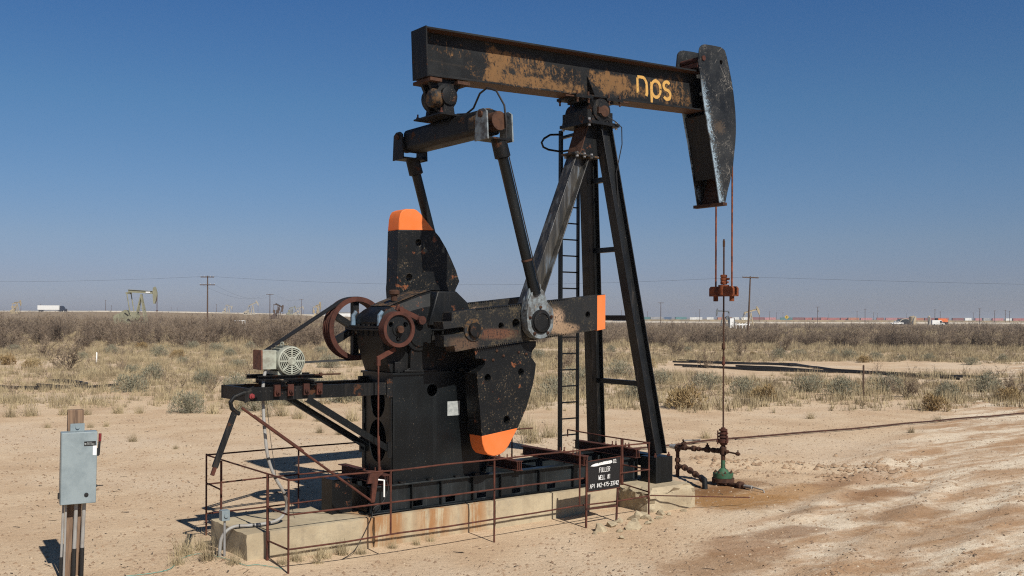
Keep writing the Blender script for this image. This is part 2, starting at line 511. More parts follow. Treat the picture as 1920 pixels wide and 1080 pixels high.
    def prism(s, loops, d0, d1, axis='y'):
        """loops: outer outline then holes, 2-D; extruded from d0 to d1"""
        if not isinstance(loops[0][0], (tuple, list)):
            loops = [loops]
        def P(p, d):
            return {'y': (p[0], d, p[1]), 'x': (d, p[0], p[1]), 'z': (p[0], p[1], d)}[axis]
        flat = [p for L in loops for p in L]
        if len(loops) == 1:
            tris = tessellate_polygon([[Vector((p[0], p[1], 0)) for p in loops[0]]])
        else:
            bm = bmesh.new()
            bv = [bm.verts.new((p[0], p[1], 0)) for p in flat]
            bm.verts.index_update()
            es, b = [], 0
            for L in loops:
                for i in range(len(L)):
                    es.append(bm.edges.new((bv[b + i], bv[b + (i + 1) % len(L)])))
                b += len(L)
            bmesh.ops.triangle_fill(bm, use_beauty=True, use_dissolve=False, edges=es, normal=(0, 0, 1))
            tris = [tuple(v.index for v in f.verts) for f in bm.faces]
            bm.free()
        n = len(flat)
        vs = [P(p, d0) for p in flat] + [P(p, d1) for p in flat]
        fs = [tuple(t) for t in tris] + [tuple(i + n for i in reversed(t)) for t in tris]
        b = 0
        for L in loops:
            m = len(L)
            for i in range(m):
                j = (i + 1) % m
                fs.append((b + i, b + j, n + b + j, n + b + i))
            b += m
        return s.add(vs, fs)
    def mesh(s, name, mat, smooth=True, angle=32, fixn=True):
        me = bpy.data.meshes.new(name)
        me.from_pydata(s.v, [], s.f)
        if fixn:
            bm = bmesh.new()
            bm.from_mesh(me)
            bmesh.ops.recalc_face_normals(bm, faces=bm.faces)
            bm.to_mesh(me)
            bm.free()
        if mat is not None:
            me.materials.append(MT[mat] if isinstance(mat, str) else mat)
        if smooth:
            me.shade_smooth()
            me.set_sharp_from_angle(angle=R(angle))
        return me

def circ(cx, cz, r, n=20, sx=1.0):
    return [(cx + r * sx * math.cos(2 * math.pi * k / n), cz + r * math.sin(2 * math.pi * k / n)) for k in range(n)]

def tag(o, label=None, cat=None, group=None, kind=None):
    if label: o['label'] = label
    if cat: o['category'] = cat
    if group: o['group'] = group
    if kind: o['kind'] = kind
    return o

def thing(name, loc, label, cat, group=None):
    o = bpy.data.objects.new(name, None)
    col.objects.link(o)
    o.location = loc
    o.empty_display_size = 0.2
    return tag(o, label, cat, group)

def offset_of(o):
    v = Vector((0, 0, 0))
    while o is not None:
        v += Vector(o.location)
        o = o.parent
    return v

def part(name, mb, mat, parent=None, bevel=0.0, label=None, local=False, **kw):
    """link the collected shapes as one mesh object; coordinates are world ones unless local"""
    me = mb.mesh(name, mat, **kw)
    o = bpy.data.objects.new(name, me)
    col.objects.link(o)
    if parent is not None:
        o.parent = parent
        if not local:
            o.location = -offset_of(parent)
    if bevel:
        b = o.modifiers.new('bevel', 'BEVEL')
        b.width = bevel
        b.segments = 2
        b.limit_method = 'ANGLE'
        b.angle_limit = R(40)
        b.harden_normals = False
    if label: o['label'] = label
    return o

def copy_tree(o, parent=None):
    c = o.copy()
    col.objects.link(c)
    c.parent = parent
    for ch in list(o.children):
        copy_tree(ch, c)
    return c

# ================================================================== GROUND
def sstep(a, b, x):
    t = np.clip((x - a) / (b - a), 0, 1)
    return t * t * (3 - 2 * t)
_ph = rng.uniform(0, 6.28, (14, 2))
def wob(x, y, f):
    s = 0
    for i in range(7):
        a = _ph[i, 0] + i * 0.9
        s = s + np.sin((x * math.cos(a) + y * math.sin(a)) * f * (1 + 0.37 * i) + _ph[i, 1]) / (1 + 0.5 * i)
    return s / 3.0
def ground_z(x, y):
    x = np.asarray(x, float)
    y = np.asarray(y, float)
    dx, dy = x - CAM[0], y - CAM[1]
    X = dx * CS - dy * SN
    D = dx * SN + dy * CS
    ratio = X / np.maximum(D, 5.0)
    left = sstep(0.12, -0.40, ratio) * (D > 5)
    rise = left * (0.95 * sstep(45, 150, D) + 5.1 * sstep(210, 700, D))
    r = np.hypot(x - 4, y - 1)
    z = rise + wob(x, y, 0.11) * 0.22 * sstep(14, 60, r) + wob(x, y, 0.9) * 0.035 * sstep(8, 25, r) + wob(x + 9, y, 2.6) * 0.012
    # churned ruts beside the wellhead
    for (ax, ay, bx, by, hgt, wd) in ((12.3, 4.2, 14.6, 0.2, 0.10, 0.35), (11.3, 2.6, 14.0, -0.8, 0.05, 0.3), (13.2, 0.4, 22, 4.0, 0.05, 0.6), (5.0, -4.4, 14.5, -1.0, 0.06, 0.22), (5.6, -5.6, 15.5, -2.2, 0.06, 0.22), (8.5, -1.6, 16.0, 1.4, 0.05, 0.2)):
        L2 = (bx - ax) ** 2 + (by - ay) ** 2
        t = np.clip(((x - ax) * (bx - ax) + (y - ay) * (by - ay)) / L2, 0, 1)
        d = np.hypot(x - ax - t * (bx - ax), y - ay - t * (by - ay))
        z = z + np.exp(-(d / wd) ** 2) * hgt * (0.55 + 0.6 * wob(x, y, 5.0)) - np.exp(-((d - wd * 1.7) / wd) ** 2) * hgt * 0.4
    # soil banked against the pad
    z = z + 0.09 * np.exp(-(((x + 0.15) / 0.9) ** 2 + ((y - 1.2) / 1.3) ** 2)) + 0.05 * np.exp(-(((x - 6.3) / 1.2) ** 2 + ((y - 0.3) / 0.9) ** 2))
    return z
def gz(x, y):
    return float(ground_z(x, y))

def m_ground():
    k = NT('sandy_ground', 0.95, 0, 0.15)
    big = k.noise(0.09, 7, 0.6)
    mid = k.noise(0.55, 8, 0.66)
    fine = k.noise(7.0, 8, 0.72)
    grit = k.noise(42, 5, 0.7)
    c = k.mix(k.ramp(mid, 0.34, 0.66), (0.56, 0.428, 0.292), (0.475, 0.34, 0.22))
    c = k.mix(k.math('MULTIPLY', k.ramp(big, 0.46, 0.62), 0.6), c, (0.59, 0.48, 0.36))
    o = k.xyz()
    # pale trodden lease road on the +x, -y side, wiped with brown streaks
    warp = k.math('MULTIPLY', k.math('SUBTRACT', k.noise(0.35, 4, 0.6), 0.5), 3.0)
    road = k.ramp(k.math('ADD', k.math('SUBTRACT', k.math('MULTIPLY', o[0], 0.42), o[1]), warp), 3.6, 6.2)
    road = k.math('MULTIPLY', road, k.ramp(o[0], 2.0, 6.0))
    st = k.noise(1.0, 6, 0.62, k.mapped((0.28, 1.3, 1), (0, 0, R(-22))), 0.6)
    st2 = k.noise(1.0, 8, 0.72, k.mapped((0.7, 4.5, 1), (0, 0, R(-24))))
    mott = k.noise(2.6, 9, 0.75)
    st = k.math('ADD', k.math('MULTIPLY', st, 0.72), k.math('MULTIPLY', mott, 0.28))
    rc = k.mix(k.ramp(st, 0.42, 0.60), (0.66, 0.56, 0.43), (0.37, 0.225, 0.125))
    rc = k.mix(k.math('MULTIPLY', k.ramp(mott, 0.5, 0.62), 0.5), rc, (0.50, 0.385, 0.26))
    rc = k.mix(k.math('MULTIPLY', k.ramp(st2, 0.55, 0.72), 0.4), rc, (0.58, 0.47, 0.335))
    c = k.mix(k.math('MULTIPLY', road, 0.95), c, rc)
    bn = k.math('ADD', k.math('MULTIPLY', st, 0.5), k.math('MULTIPLY', k.noise(1.7, 9, 0.74), 0.5))
    for cx, cy, rx, ry, cc, a in ((9.0, 0.2, 1.2, 0.9, (0.30, 0.16, 0.06), 0.95), (9.6, 1.0, 0.8, 0.5, (0.17, 0.085, 0.035), 0.85), (10.6, 0.1, 1.7, 0.6, (0.36, 0.20, 0.085), 0.7), (10.3, 1.3, 0.9, 0.6, (0.22, 0.11, 0.045), 0.7),
                                 (11.7, -1.0, 0.9, 0.45, (0.26, 0.14, 0.07), 0.8), (12.8, 0.2, 1.3, 0.45, (0.27, 0.15, 0.08), 0.7), (10.3, -2.5, 1.0, 0.45, (0.28, 0.155, 0.075), 0.8), (7.4, -2.2, 0.75, 0.33, (0.25, 0.14, 0.075), 0.75),
                                 (6.0, -2.5, 0.7, 0.6, (0.27, 0.15, 0.08), 0.7), (4.9, -2.9, 0.9, 0.5, (0.27, 0.155, 0.08), 0.7), (8.6, -3.6, 1.4, 0.4, (0.30, 0.175, 0.09), 0.6), (11.5, -3.6, 1.6, 0.4, (0.30, 0.18, 0.10), 0.6),
                                 (9.2, -1.3, 0.5, 0.2, (0.25, 0.18, 0.12), 0.5), (7.6, -0.9, 1.0, 0.35, (0.58, 0.47, 0.34), 0.5)):
        c = k.mix(k.math('MULTIPLY', k.patch(cx, cy, rx, ry, 0, 1, bn, 2.2, 0.38), a), c, cc)
    # litter-coloured, grassy soil further out
    far = k.ramp(k.math('ADD', k.math('POWER', k.math('ADD', k.math('POWER', o[0], 2.0), k.math('POWER', o[1], 2.0)), 0.5), k.math('MULTIPLY', k.math('SUBTRACT', mid, 0.5), 30)), 85, 130)
    lit = k.mix(k.ramp(k.noise(0.6, 8, 0.7), 0.38, 0.66), (0.30, 0.225, 0.14), (0.17, 0.125, 0.085))
    c = k.mix(far, c, lit)
    # grit
    c = k.mix(k.math('MULTIPLY', k.ramp(grit, 0.57, 0.65), k.ramp(k.noise(0.8, 5, 0.65), 0.40, 0.58, 0.08, 0.95)), c, (0.17, 0.115, 0.075))
    c = k.mix(k.math('MULTIPLY', k.ramp(k.noise(14, 8, 0.8), 0.575, 0.65), k.ramp(k.noise(0.6, 5, 0.65), 0.42, 0.60, 0.06, 1.0)), c, (0.19, 0.128, 0.08))
    c = k.mix(k.math('MULTIPLY', k.ramp(k.noise(19, 8, 0.8), 0.59, 0.67), 0.35), c, (0.70, 0.59, 0.45))
    c = k.mix(k.math('MULTIPLY', k.ramp(fine, 0.58, 0.74), 0.28), c, (0.30, 0.20, 0.13))
    k.base(c)
    h = k.math('ADD', k.math('MULTIPLY', fine, 1.0), k.math('MULTIPLY', grit, 0.35))
    k.bump(h, 0.8, 0.045)
    return k.m
MT['ground'] = m_ground()

def axis(n, near, far, c):
    u = np.linspace(-1, 1, n)
    kk = 8.6
    return c + np.sinh(kk * u) / math.sinh(kk) * far
NG = 441
gxs = axis(NG, 0, 9000, 7.0)
gys = axis(NG, 0, 9000, 0.5)
GX, GY = np.meshgrid(gxs, gys, indexing='ij')
GZ = ground_z(GX, GY)
gv = np.stack([GX, GY, GZ], -1).reshape(-1, 3)
def grid_faces(a, b):
    i, j = np.meshgrid(np.arange(a - 1), np.arange(b - 1), indexing='ij')
    q = (i * b + j).ravel()
    return np.stack([q, q + b, q + b + 1, q + 1], -1)
def np_mesh(name, v, f, mat, smooth=False):
    me = bpy.data.meshes.new(name)
    v = np.ascontiguousarray(v, dtype=np.float32)
    f = np.ascontiguousarray(f, dtype=np.int32)
    k = f.shape[1]
    me.vertices.add(len(v))
    me.vertices.foreach_set('co', v.ravel())
    me.loops.add(f.size)
    me.loops.foreach_set('vertex_index', f.ravel())
    me.polygons.add(len(f))
    me.polygons.foreach_set('loop_start', np.arange(len(f), dtype=np.int32) * k)
    me.update(calc_edges=True)
    me.validate()
    if mat is not None:
        me.materials.append(MT[mat] if isinstance(mat, str) else mat)
    if smooth:
        me.shade_smooth()
    return me
def np_obj(name, v, f, mat, smooth=False):
    o = bpy.data.objects.new(name, np_mesh(name, v, f, mat, smooth))
    col.objects.link(o)
    return o
tag(np_obj('ground', gv, grid_faces(NG, NG), 'ground', True), 'pale sandy desert ground with brown stains', 'ground', kind='structure')

# ================================================================== CONCRETE PAD
pad = thing('concrete_pad', (3.5, 1.4, 0.0), 'long weathered concrete pad with rust stains under the black pumpjack', 'concrete pad')
def slab(name, loop, z0, z1, mat, jit, sub):
    """block with a chipped, uneven surface"""
    bm = bmesh.new()
    (x0, x1, y0, y1) = loop
    bmesh.ops.create_cube(bm, size=1.0)
    for v in bm.verts:
        v.co = Vector((x0 + (v.co.x + 0.5) * (x1 - x0), y0 + (v.co.y + 0.5) * (y1 - y0), z0 + (v.co.z + 0.5) * (z1 - z0)))
    for _ in range(sub):
        long = [e for e in bm.edges if e.calc_length() > 0.16]
        if not long: break
        bmesh.ops.subdivide_edges(bm, edges=long, cuts=1, use_grid_fill=True)
    rr = random.Random(3)
    for v in bm.verts:
        edge = sum((abs(v.co.x - x0) < 1e-4 or abs(v.co.x - x1) < 1e-4, abs(v.co.y - y0) < 1e-4 or abs(v.co.y - y1) < 1e-4, abs(v.co.z - z1) < 1e-4))
        j = jit * (2.2 if edge >= 2 else 1.0)
        cx, cy, cz = (x0 + x1) / 2, (y0 + y1) / 2, (z0 + z1) / 2
        d = Vector((0, 0, 0))
        if abs(v.co.y - y0) < 1e-4: d.y += rr.random() * j
        if abs(v.co.y - y1) < 1e-4: d.y -= rr.random() * j
        if abs(v.co.x - x0) < 1e-4: d.x += rr.random() * j
        if abs(v.co.x - x1) < 1e-4: d.x -= rr.random() * j
        if abs(v.co.z - z1) < 1e-4: d.z -= rr.random() * j * (1.0 if edge >= 2 else 0.15)
        v.co += d
    me = bpy.data.meshes.new(name)
    bm.to_mesh(me)
    bm.free()
    me.materials.append(MT[mat])
    me.shade_smooth()
    me.set_sharp_from_angle(angle=R(28))
    o = bpy.data.objects.new(name, me)
    col.objects.link(o)
    o.parent = pad
    o.location = -Vector(pad.location)
    return o
slab('slab', (-0.26, 1.695, 0.76, 2.08), -0.25, 0.447, 'concrete', 0.010, 6)
slab('slab', (1.705, 3.895, 0.76, 2.08), -0.25, 0.449, 'concrete', 0.008, 6)
slab('slab', (3.905, 6.60, 0.76, 2.08), -0.25, 0.449, 'concrete', 0.008, 6)
slab('broken_block', (6.62, 7.86, 0.03, 2.75), -0.25, 0.448, 'concrete_rough', 0.05, 7)

# ================================================================== THE PUMPING UNIT
YC = 1.42
pump = thing('pumpjack', (4.4, YC, 0.45), 'large black and rust oil pumpjack with orange counterweight tips on the concrete pad', 'pumpjack')

# ---- steel base skid: two long sides with recessed webs, stiffeners and openings
SX0, SX1 = 1.72, 7.2
def skid_side(yf, sgn):
    """yf: outer face; sgn: +1 when the outer face looks to -y"""
    b = MB()
    holes = []
    for hx in (2.0, 2.55, 3.15, 3.75, 4.45, 5.2, 5.95, 6.7):
        holes.append([(hx - 0.09, 0.49), (hx + 0.09, 0.49), (hx + 0.09, 0.575), (hx - 0.09, 0.575)])
    yw = yf + sgn * 0.07
    b.prism([[(SX0, 0.474), (SX1, 0.474), (SX1, 0.842), (SX0, 0.842)]] + holes, yw, yw + sgn * 0.014)
    b.box(SX0, SX1, min(yf, yf + sgn * 0.15), max(yf, yf + sgn * 0.15), 0.844, 0.868)
    b.box(SX0, SX1, min(yf, yf + sgn * 0.15), max(yf, yf + sgn * 0.15), 0.45, 0.472)
    o = part('side_beam', b, 'skid', base, bevel=0.004)
    for sx in (1.76, 2.42, 2.95, 3.55, 4.1, 4.9, 5.65, 6.45, 7.16):
        c = MB().box(sx - 0.009, sx + 0.009, min(yf + sgn * 0.006, yf + sgn * 0.068), max(yf + sgn * 0.006, yf + sgn * 0.068), 0.4745, 0.8415)
        part('stiffener', c, 'black_clean', base)
    return o
base = part('base_skid_shade_pan', MB().box(1.75, 7.17, 0.955, 1.895, 0.4515, 0.458), 'dark', pump)  # dark pan added inside the skid so its openings read as shaded
for cx in (1.735, 2.6, 3.7, 5.1, 6.3, 7.185):
    part('cross_plate', MB().box(cx - 0.012, cx + 0.012, 1.03, 1.82, 0.476, 0.84), 'black_clean', base)
skid_side(0.86, 1)
skid_side(1.99, -1)
# inner plates of the rear side that catch the sun
# rusty cross beams bolted over the skid
def cross_beam(x, y0, y1, z0, depth=0.16, w=0.14):
    b = MB().ibeam((x, y0, z0 + depth / 2), (x, y1, z0 + depth / 2), depth, w, 0.012, 0.01, (1, 0, 0))
    o = part('cross_beam', b, 'rust_beam', pump)
    for dy in (0.28, 0.62):
        for dx in (-0.045, 0.045):
            part('hold_down_bolt', MB().lathe((x + dx, y0 + dy, z0 + depth), (0, 0, 1), [(0.022, 0.0), (0.022, 0.03), (0.011, 0.031), (0.011, 0.085)], 6), 'rust', o)
    b = MB()
    for dx in (-0.035, 0.035):
        b.box(x + dx - 0.006, x + dx + 0.006, y0 + 0.002, y0 + 0.02, z0 + 0.014, z0 + depth - 0.014)
    part('end_stiffener', b, 'rust', o)
cross_beam(1.95, 0.82, 2.25, 0.872)
cross_beam(4.42, 0.80, 2.30, 0.872)
cross_beam(5.70, 0.62, 2.35, 0.872)
cross_beam(7.05, 0.74, 2.45, 0.872)
# steel box standing on the pad behind the skid's tail
b = MB().box(1.28, 1.31, 1.28, 1.62, 0.452, 0.95).box(1.31, 1.62, 1.30, 1.315, 0.454, 0.94).box(1.31, 1.6, 1.6, 1.615, 0.454, 0.94).box(1.28, 1.62, 1.28, 1.62, 0.951, 0.962)
part('tail_box', b, 'black', pump)

# ---- gear reducer pedestal
tx0, tx1, ty0, ty1, tz0, tz1 = 2.12, 3.72, 0.95, 1.89, 0.872, 2.5
tower = MB()
tower.prism([[(tx0, tz0), (tx1, tz0), (tx1 - 0.02, tz1), (tx0, tz1)], circ(2.82, 2.25, 0.095, 22)], ty0, ty0 + 0.016)
tower.prism([[(tx0, tz0), (tx1, tz0), (tx1 - 0.02, tz1), (tx0, tz1)]], ty1 - 0.016, ty1)
tower.prism([[(ty0 + 0.017, tz0), (ty1 - 0.017, tz0), (ty1 - 0.017, tz1), (ty0 + 0.017, tz1)], circ(1.42, 2.08, 0.26, 24, 0.85), circ(1.42, 1.47, 0.33, 24, 0.8)], tx0 + 0.004, tx0 + 0.018, 'x')
tower.box(tx1 - 0.04, tx1 - 0.026, ty0 + 0.017, ty1 - 0.017, tz0, tz1)
tower.box(tx0 - 0.02, tx1 + 0.03, ty0 - 0.03, ty1 + 0.03, tz1 + 0.001, tz1 + 0.035)
tower.box(tx0 - 0.01, tx1 + 0.02, ty0 - 0.02, ty1 + 0.02, 0.8695, 0.8715)
pedestal = part('pedestal', tower, 'black_clean', pump, bevel=0.004)
for xx in (2.2, 2.42, 2.95, 3.2, 3.45, 3.66):
    part('bolt', MB().lathe((xx, ty0 - 0.012, tz1 + 0.035), (0, 0, 1), [(0.026, 0), (0.026, 0.022), (0.013, 0.023), (0.013, 0.05)], 6), 'black_rusty', pedestal)
for xx in (2.25, 2.75, 3.25, 3.62):
    part('base_clip', MB().box(xx - 0.045, xx + 0.045, ty0 - 0.085, ty0 - 0.021, 0.869, 0.90), 'black', pedestal)
part('weld_bead', MB().tube([(tx0, ty0 - 0.004, tz0 + 0.004), (tx1, ty0 - 0.004, tz0 + 0.004)], 0.009, 6), 'black_rusty', pedestal)
part('rating_plate', MB().box(3.10, 3.33, ty0 - 0.006, ty0 - 0.001, 1.835, 2.06), 'label_grey', pedestal, label='pale rectangular plate on the pedestal')
for yy in (1.0, 1.84):
    part('edge_angle', MB().bar((tx0 - 0.012, yy, 0.9), (tx0 - 0.012, yy, 2.45), 0.05, 0.02), 'black', pedestal)

# ---- gear reducer
gx0, gx1, gy0, gy1 = 1.88, 3.62, 0.97, 1.88
low = MB()
low.prism([(1.97, 3.17), (1.99, 2.95), (2.06, 2.72), (2.12, 2.54), (3.66, 2.54), (3.62, 2.8), (3.60, 3.17)], gy0 + 0.06, gy1 - 0.06)
low.prism([(2.44, 3.08), (2.42, 2.54), (2.86, 2.54), (2.80, 3.08)], gy0 - 0.02, gy0 + 0.058)
low.prism([(2.28, 2.54), (2.62, 2.54), (2.62, 2.86), (2.54, 2.70), (2.42, 2.60)], gy0 - 0.015, gy0 + 0.057)
low.box(2.16, 2.34, gy0 - 0.012, gy0 + 0.056, 2.54, 2.70)
low.box(2.3, 2.9, gy0 - 0.06, gy0 + 0.05, 2.5365, 2.575)
low.box(3.3, 3.7, gy0 - 0.06, gy0 + 0.05, 2.5365, 2.575)
reducer = part('gear_reducer', low, 'black_rusty', pump, bevel=0.008)
# split-line flange with bolts
fl = MB().box(gx0, gx1 + 0.06, gy0 - 0.03, gy1 + 0.03, 3.172, 3.205).box(gx0, gx1 + 0.06, gy0 - 0.03, gy1 + 0.03, 3.209, 3.245)
flange = part('split_flange', fl, 'black', reducer, bevel=0.006)
for k in range(6):
    yy = gy0 + 0.06 + k * 0.158
    bt = MB().lathe((gx0 + 0.035, yy, 3.09), (0, 0, 1), [(0.016, 0), (0.016, 0.082), (0.024, 0.0825), (0.024, 0.155), (0.028, 0.156), (0.028, 0.18)], 6)
    part('bolt', bt, 'black_rusty', reducer)
for k in range(9):
    xx = gx0 + 0.24 + k * 0.18
    bt = MB().lathe((xx, gy0 + 0.0, 3.09), (0, 0, 1), [(0.018, 0), (0.018, 0.082), (0.024, 0.0825), (0.024, 0.155), (0.028, 0.156), (0.028, 0.19)], 6)
    part('bolt', bt, 'black_rusty', reducer)
# rounded lid rising towards the slow shaft
prof = [(1.95, 3.20), (1.93, 3.30), (1.94, 3.38), (1.98, 3.44), (2.05, 3.49), (2.16, 3.54), (2.33, 3.61), (2.67, 3.73), (2.9, 3.79), (3.24, 3.79), (3.36, 3.74), (3.52, 3.60), (3.60, 3.48), (3.62, 3.25), (3.62, 3.20)]
lid = MB()
secs = [(gy0 + 0.0, 0.62), (gy0 + 0.10, 0.95), (gy0 + 0.15, 1.0), (gy1 - 0.15, 1.0), (gy1 - 0.10, 0.95), (gy1 - 0.0, 0.62)]
vs, fs = [], []
for yy, sc in secs:
    for px_, pz_ in prof:
        vs.append((2.76 + (px_ - 2.76) * (0.8 + 0.2 * sc), yy, 3.2 + (pz_ - 3.2) * sc))
m_ = len(prof)
for i in range(len(secs) - 1):
    for j in range(m_):
        j2 = (j + 1) % m_
        fs.append((i * m_ + j, i * m_ + j2, (i + 1) * m_ + j2, (i + 1) * m_ + j))
fs.append(tuple(range(m_)))
fs.append(tuple((len(secs) - 1) * m_ + j for j in range(m_ - 1, -1, -1)))
lid.add(vs, fs)
lid_o = part('reducer_lid', lid, 'black', reducer, angle=18)
rid = MB()
for (a, b_) in zip(prof[5:9], prof[6:10]):
    rid.add([(a[0], gy0 + 0.13, a[1] + 0.012), (a[0], gy1 - 0.13, a[1] + 0.012), (b_[0], gy1 - 0.13, b_[1] + 0.012), (b_[0], gy0 + 0.13, b_[1] + 0.012)], [(0, 1, 2, 3)])
part('lid_ridge', rid, 'black_tan', reducer, fixn=False)
# ribs and bearing caps on the lid face
ribs = MB()
ribs.prism([(2.70, 3.25), (2.86, 3.78), (3.22, 3.78), (3.42, 3.62), (3.58, 3.25)], gy0 - 0.10, gy0 + 0.10)
part('bearing_housing', ribs, 'black', reducer, bevel=0.02)
part('shaft_cap', MB().lathe((2.56, gy0 + 0.05, 3.10), (0, -1, 0), [(0.235, 0), (0.235, 0.10), (0.17, 0.101), (0.17, 0.125)], 24), 'black', reducer)
part('shaft_cap', MB().lathe((2.11, gy0 + 0.08, 3.22), (0, -1, 0), [(0.17, 0), (0.17, 0.08), (0.12, 0.09)], 20), 'black', reducer)
part('lid_hump', MB().lathe((2.11, gy0 + 0.02, 3.24), (0, 1, 0), [(0.10, -0.06), (0.16, -0.05), (0.16, 0.1), (0.16, 0.80), (0.16, 0.92), (0.08, 0.94)], 18), 'black', reducer)
for yy in (1.04, 1.86):
    part('lid_lug', MB().tube([(1.90, yy - 0.06, 3.25), (1.90, yy - 0.06, 3.40), (1.95, yy - 0.06, 3.46)], [0.04, 0.035, 0.03], 10), 'lug_blue', reducer)
part('breather_cap', MB().lathe((2.34, 1.30, 3.63), (0, 0, 1), [(0.05, 0), (0.05, 0.09), (0.085, 0.10), (0.085, 0.15), (0.05, 0.17)], 14), 'rust_brown', reducer)
# slow shaft through both cranks
part('slow_shaft', MB().tube([(3.13, 0.22, 3.19), (3.13, 2.62, 3.19)], 0.105, 22), 'black_rusty', reducer)
part('fast_shaft', MB().tube([(2.11, 0.70, 3.195), (2.11, 2.30, 3.195)], 0.055, 14), 'rust_brown', reducer)

# ---- brake drum on the near end of the fast shaft
drum = MB()
drum.prism([circ(2.11, 3.195, 0.25, 36)] + [circ(2.11 + 0.145 * math.cos(a), 3.195 + 0.145 * math.sin(a), 0.04, 14) for a in (R(90 + 60), R(30), R(270))], 0.785, 0.815)
drum_o = part('brake_drum', drum, 'black', pump)
part('drum_rim', MB().ring((2.11, 0.75, 3.195), (0, 1, 0), [(0.212, 0.012), (0.218, 0.0), (0.268, 0.0), (0.268, 0.16), (0.252, 0.16), (0.252, 0.09), (0.212, 0.034)], 40), 'drum', drum_o)
part('drum_hub', MB().lathe((2.11, 0.785, 3.195), (0, -1, 0), [(0.10, 0), (0.10, 0.018), (0.062, 0.02), (0.062, 0.045), (0.03, 0.047), (0.03, 0.07)], 18), 'black_rusty', drum_o)
part('shaft_end', MB().lathe((2.11, 0.715, 3.195), (0, -1, 0), [(0.03, 0), (0.03, 0.012)], 12), 'black', drum_o)
band = MB().bar((2.12, 0.86, 3.52), (2.56, 0.86, 3.335), 0.04, 0.075)
band.lathe((2.18, 0.83, 3.495), (0, -1, 0), [(0.04, 0), (0.04, 0.03)], 12).lathe((2.54, 0.84, 3.33), (0, -1, 0), [(0.065, -0.02), (0.065, 0.05)], 14)
part('brake_band_link', band, 'drum', drum_o)
arm = MB().bar((2.10, 0.86, 2.90), (1.79, 0.84, 2.76), 0.03, 0.07).bar((1.80, 0.83, 2.78), (1.80, 0.83, 2.66), 0.035, 0.05)
part('brake_arm', arm, 'rust', drum_o)
rod = MB().tube([(1.80, 0.83, 2.70), (1.80, 0.83, 1.55)], 0.013, 8).tube([(1.805, 0.83, 1.62), (1.82, 0.83, 1.06)], 0.019, 8)
part('brake_rod', rod, 'rust', pump)

# ---- big belt sheave on the far end
sy0, sy1 = 2.02, 2.26
SR = 0.505
sh = MB()
sh.ring((2.11, sy0, 3.195), (0, 1, 0), [(SR - 0.075, 0.0), (SR, 0.0), (SR, 0.03), (SR - 0.03, 0.06), (SR, 0.09), (SR - 0.03, 0.12), (SR, 0.15), (SR - 0.03, 0.18), (SR, 0.21), (SR, 0.24), (SR - 0.075, 0.24)], 56)
sheave = part('belt_sheave', sh, 'drum', pump)
part('sheave_hub', MB().lathe((2.11, sy0 + 0.02, 3.195), (0, 1, 0), [(0.12, 0.0), (0.12, 0.20)], 20), 'black', sheave)
for a in (90, 150, 210, 270, 330, 30):
    ca, sa = math.cos(R(a)), math.sin(R(a))
    part('spoke', MB().bar((2.11 + 0.1 * ca, 2.14, 3.195 + 0.1 * sa), (2.11 + (SR - 0.06) * ca, 2.14, 3.195 + (SR - 0.06) * sa), 0.10, 0.10), 'black_rusty', sheave)

# ---- cranks with toothed edges
def crank_outline():
    o = [(2.58, 3.31), (2.74, 3.32), (2.74, 3.45), (2.95, 3.475)]
    # toothed top rack
    top0, top1 = (3.17, 3.50), (5.0, 3.685)
    n = 46
    for i in range(n):
        for q, dz in ((0.0, 0.0), (0.5, 0.0), (0.5, -0.022), (1.0, -0.022)):
            t = (i + q) / n
            o.append((top0[0] + (top1[0] - top0[0]) * t, top0[1] + (top1[1] - top0[1]) * t + dz))
    o += [(5.05, 3.69), (5.83, 3.77), (5.83, 3.21), (5.60, 3.17)]
    b0, b1 = (5.0, 3.10), (3.16, 2.89)
    for i in range(n):
        for q, dz in ((0.0, 0.0), (0.5, 0.0), (0.5, 0.022), (1.0, 0.022)):
            t = (i + q) / n
            o.append((b0[0] + (b1[0] - b0[0]) * t, b0[1] + (b1[1] - b0[1]) * t + dz))
    o += [(2.81, 2.86), (2.79, 2.95), (2.61, 2.94), (2.60, 3.105), (2.86, 3.13), (3.0, 3.17), (3.02, 3.20), (2.93, 3.235), (2.6, 3.20)]
    return o
def crank(y0, y1, name):
    holes = [circ(3.66, 3.25, 0.052, 16), circ(3.95, 3.285, 0.075, 18), circ(5.45, 3.43, 0.055, 16)]
    c = MB().prism([crank_outline()] + holes, y0, y1)
    o = part(name, c, 'crank', pump)
    tip = MB().box(5.655, 5.838, y0 - 0.004, y1 + 0.004, 3.19, 3.765)
    tip.v = [(x, y, z + (0.0 if z < 3.5 else (x - 5.83) * 0.10) + (0.0 if z > 3.5 else (x - 5.83) * 0.14)) for x, y, z in tip.v]
    part('painted_tip', tip, 'orange', o, label='bright orange end of the crank arm')
    ring = MB()
    yo = y0 if y0 < YC else y1
    sgn = -1 if y0 < YC else 1
    ring.lathe((3.13, yo, 3.19), (0, sgn, 0), [(0.17, -0.02), (0.17, 0.022), (0.12, 0.024), (0.12, 0.02), (0.10, 0.022), (0.10, 0.05)], 26)
    part('crank_hub', ring, 'black_tan', o)
    part('hub_plate', MB().lathe((3.13, yo + sgn * 0.05, 3.19), (0, sgn, 0), [(0.078, 0), (0.078, 0.012)], 18), 'rust_brown', o)
    return o
near_crank = crank(0.30, 0.55, 'crank_arm')
far_crank = crank(2.29, 2.54, 'crank_arm')

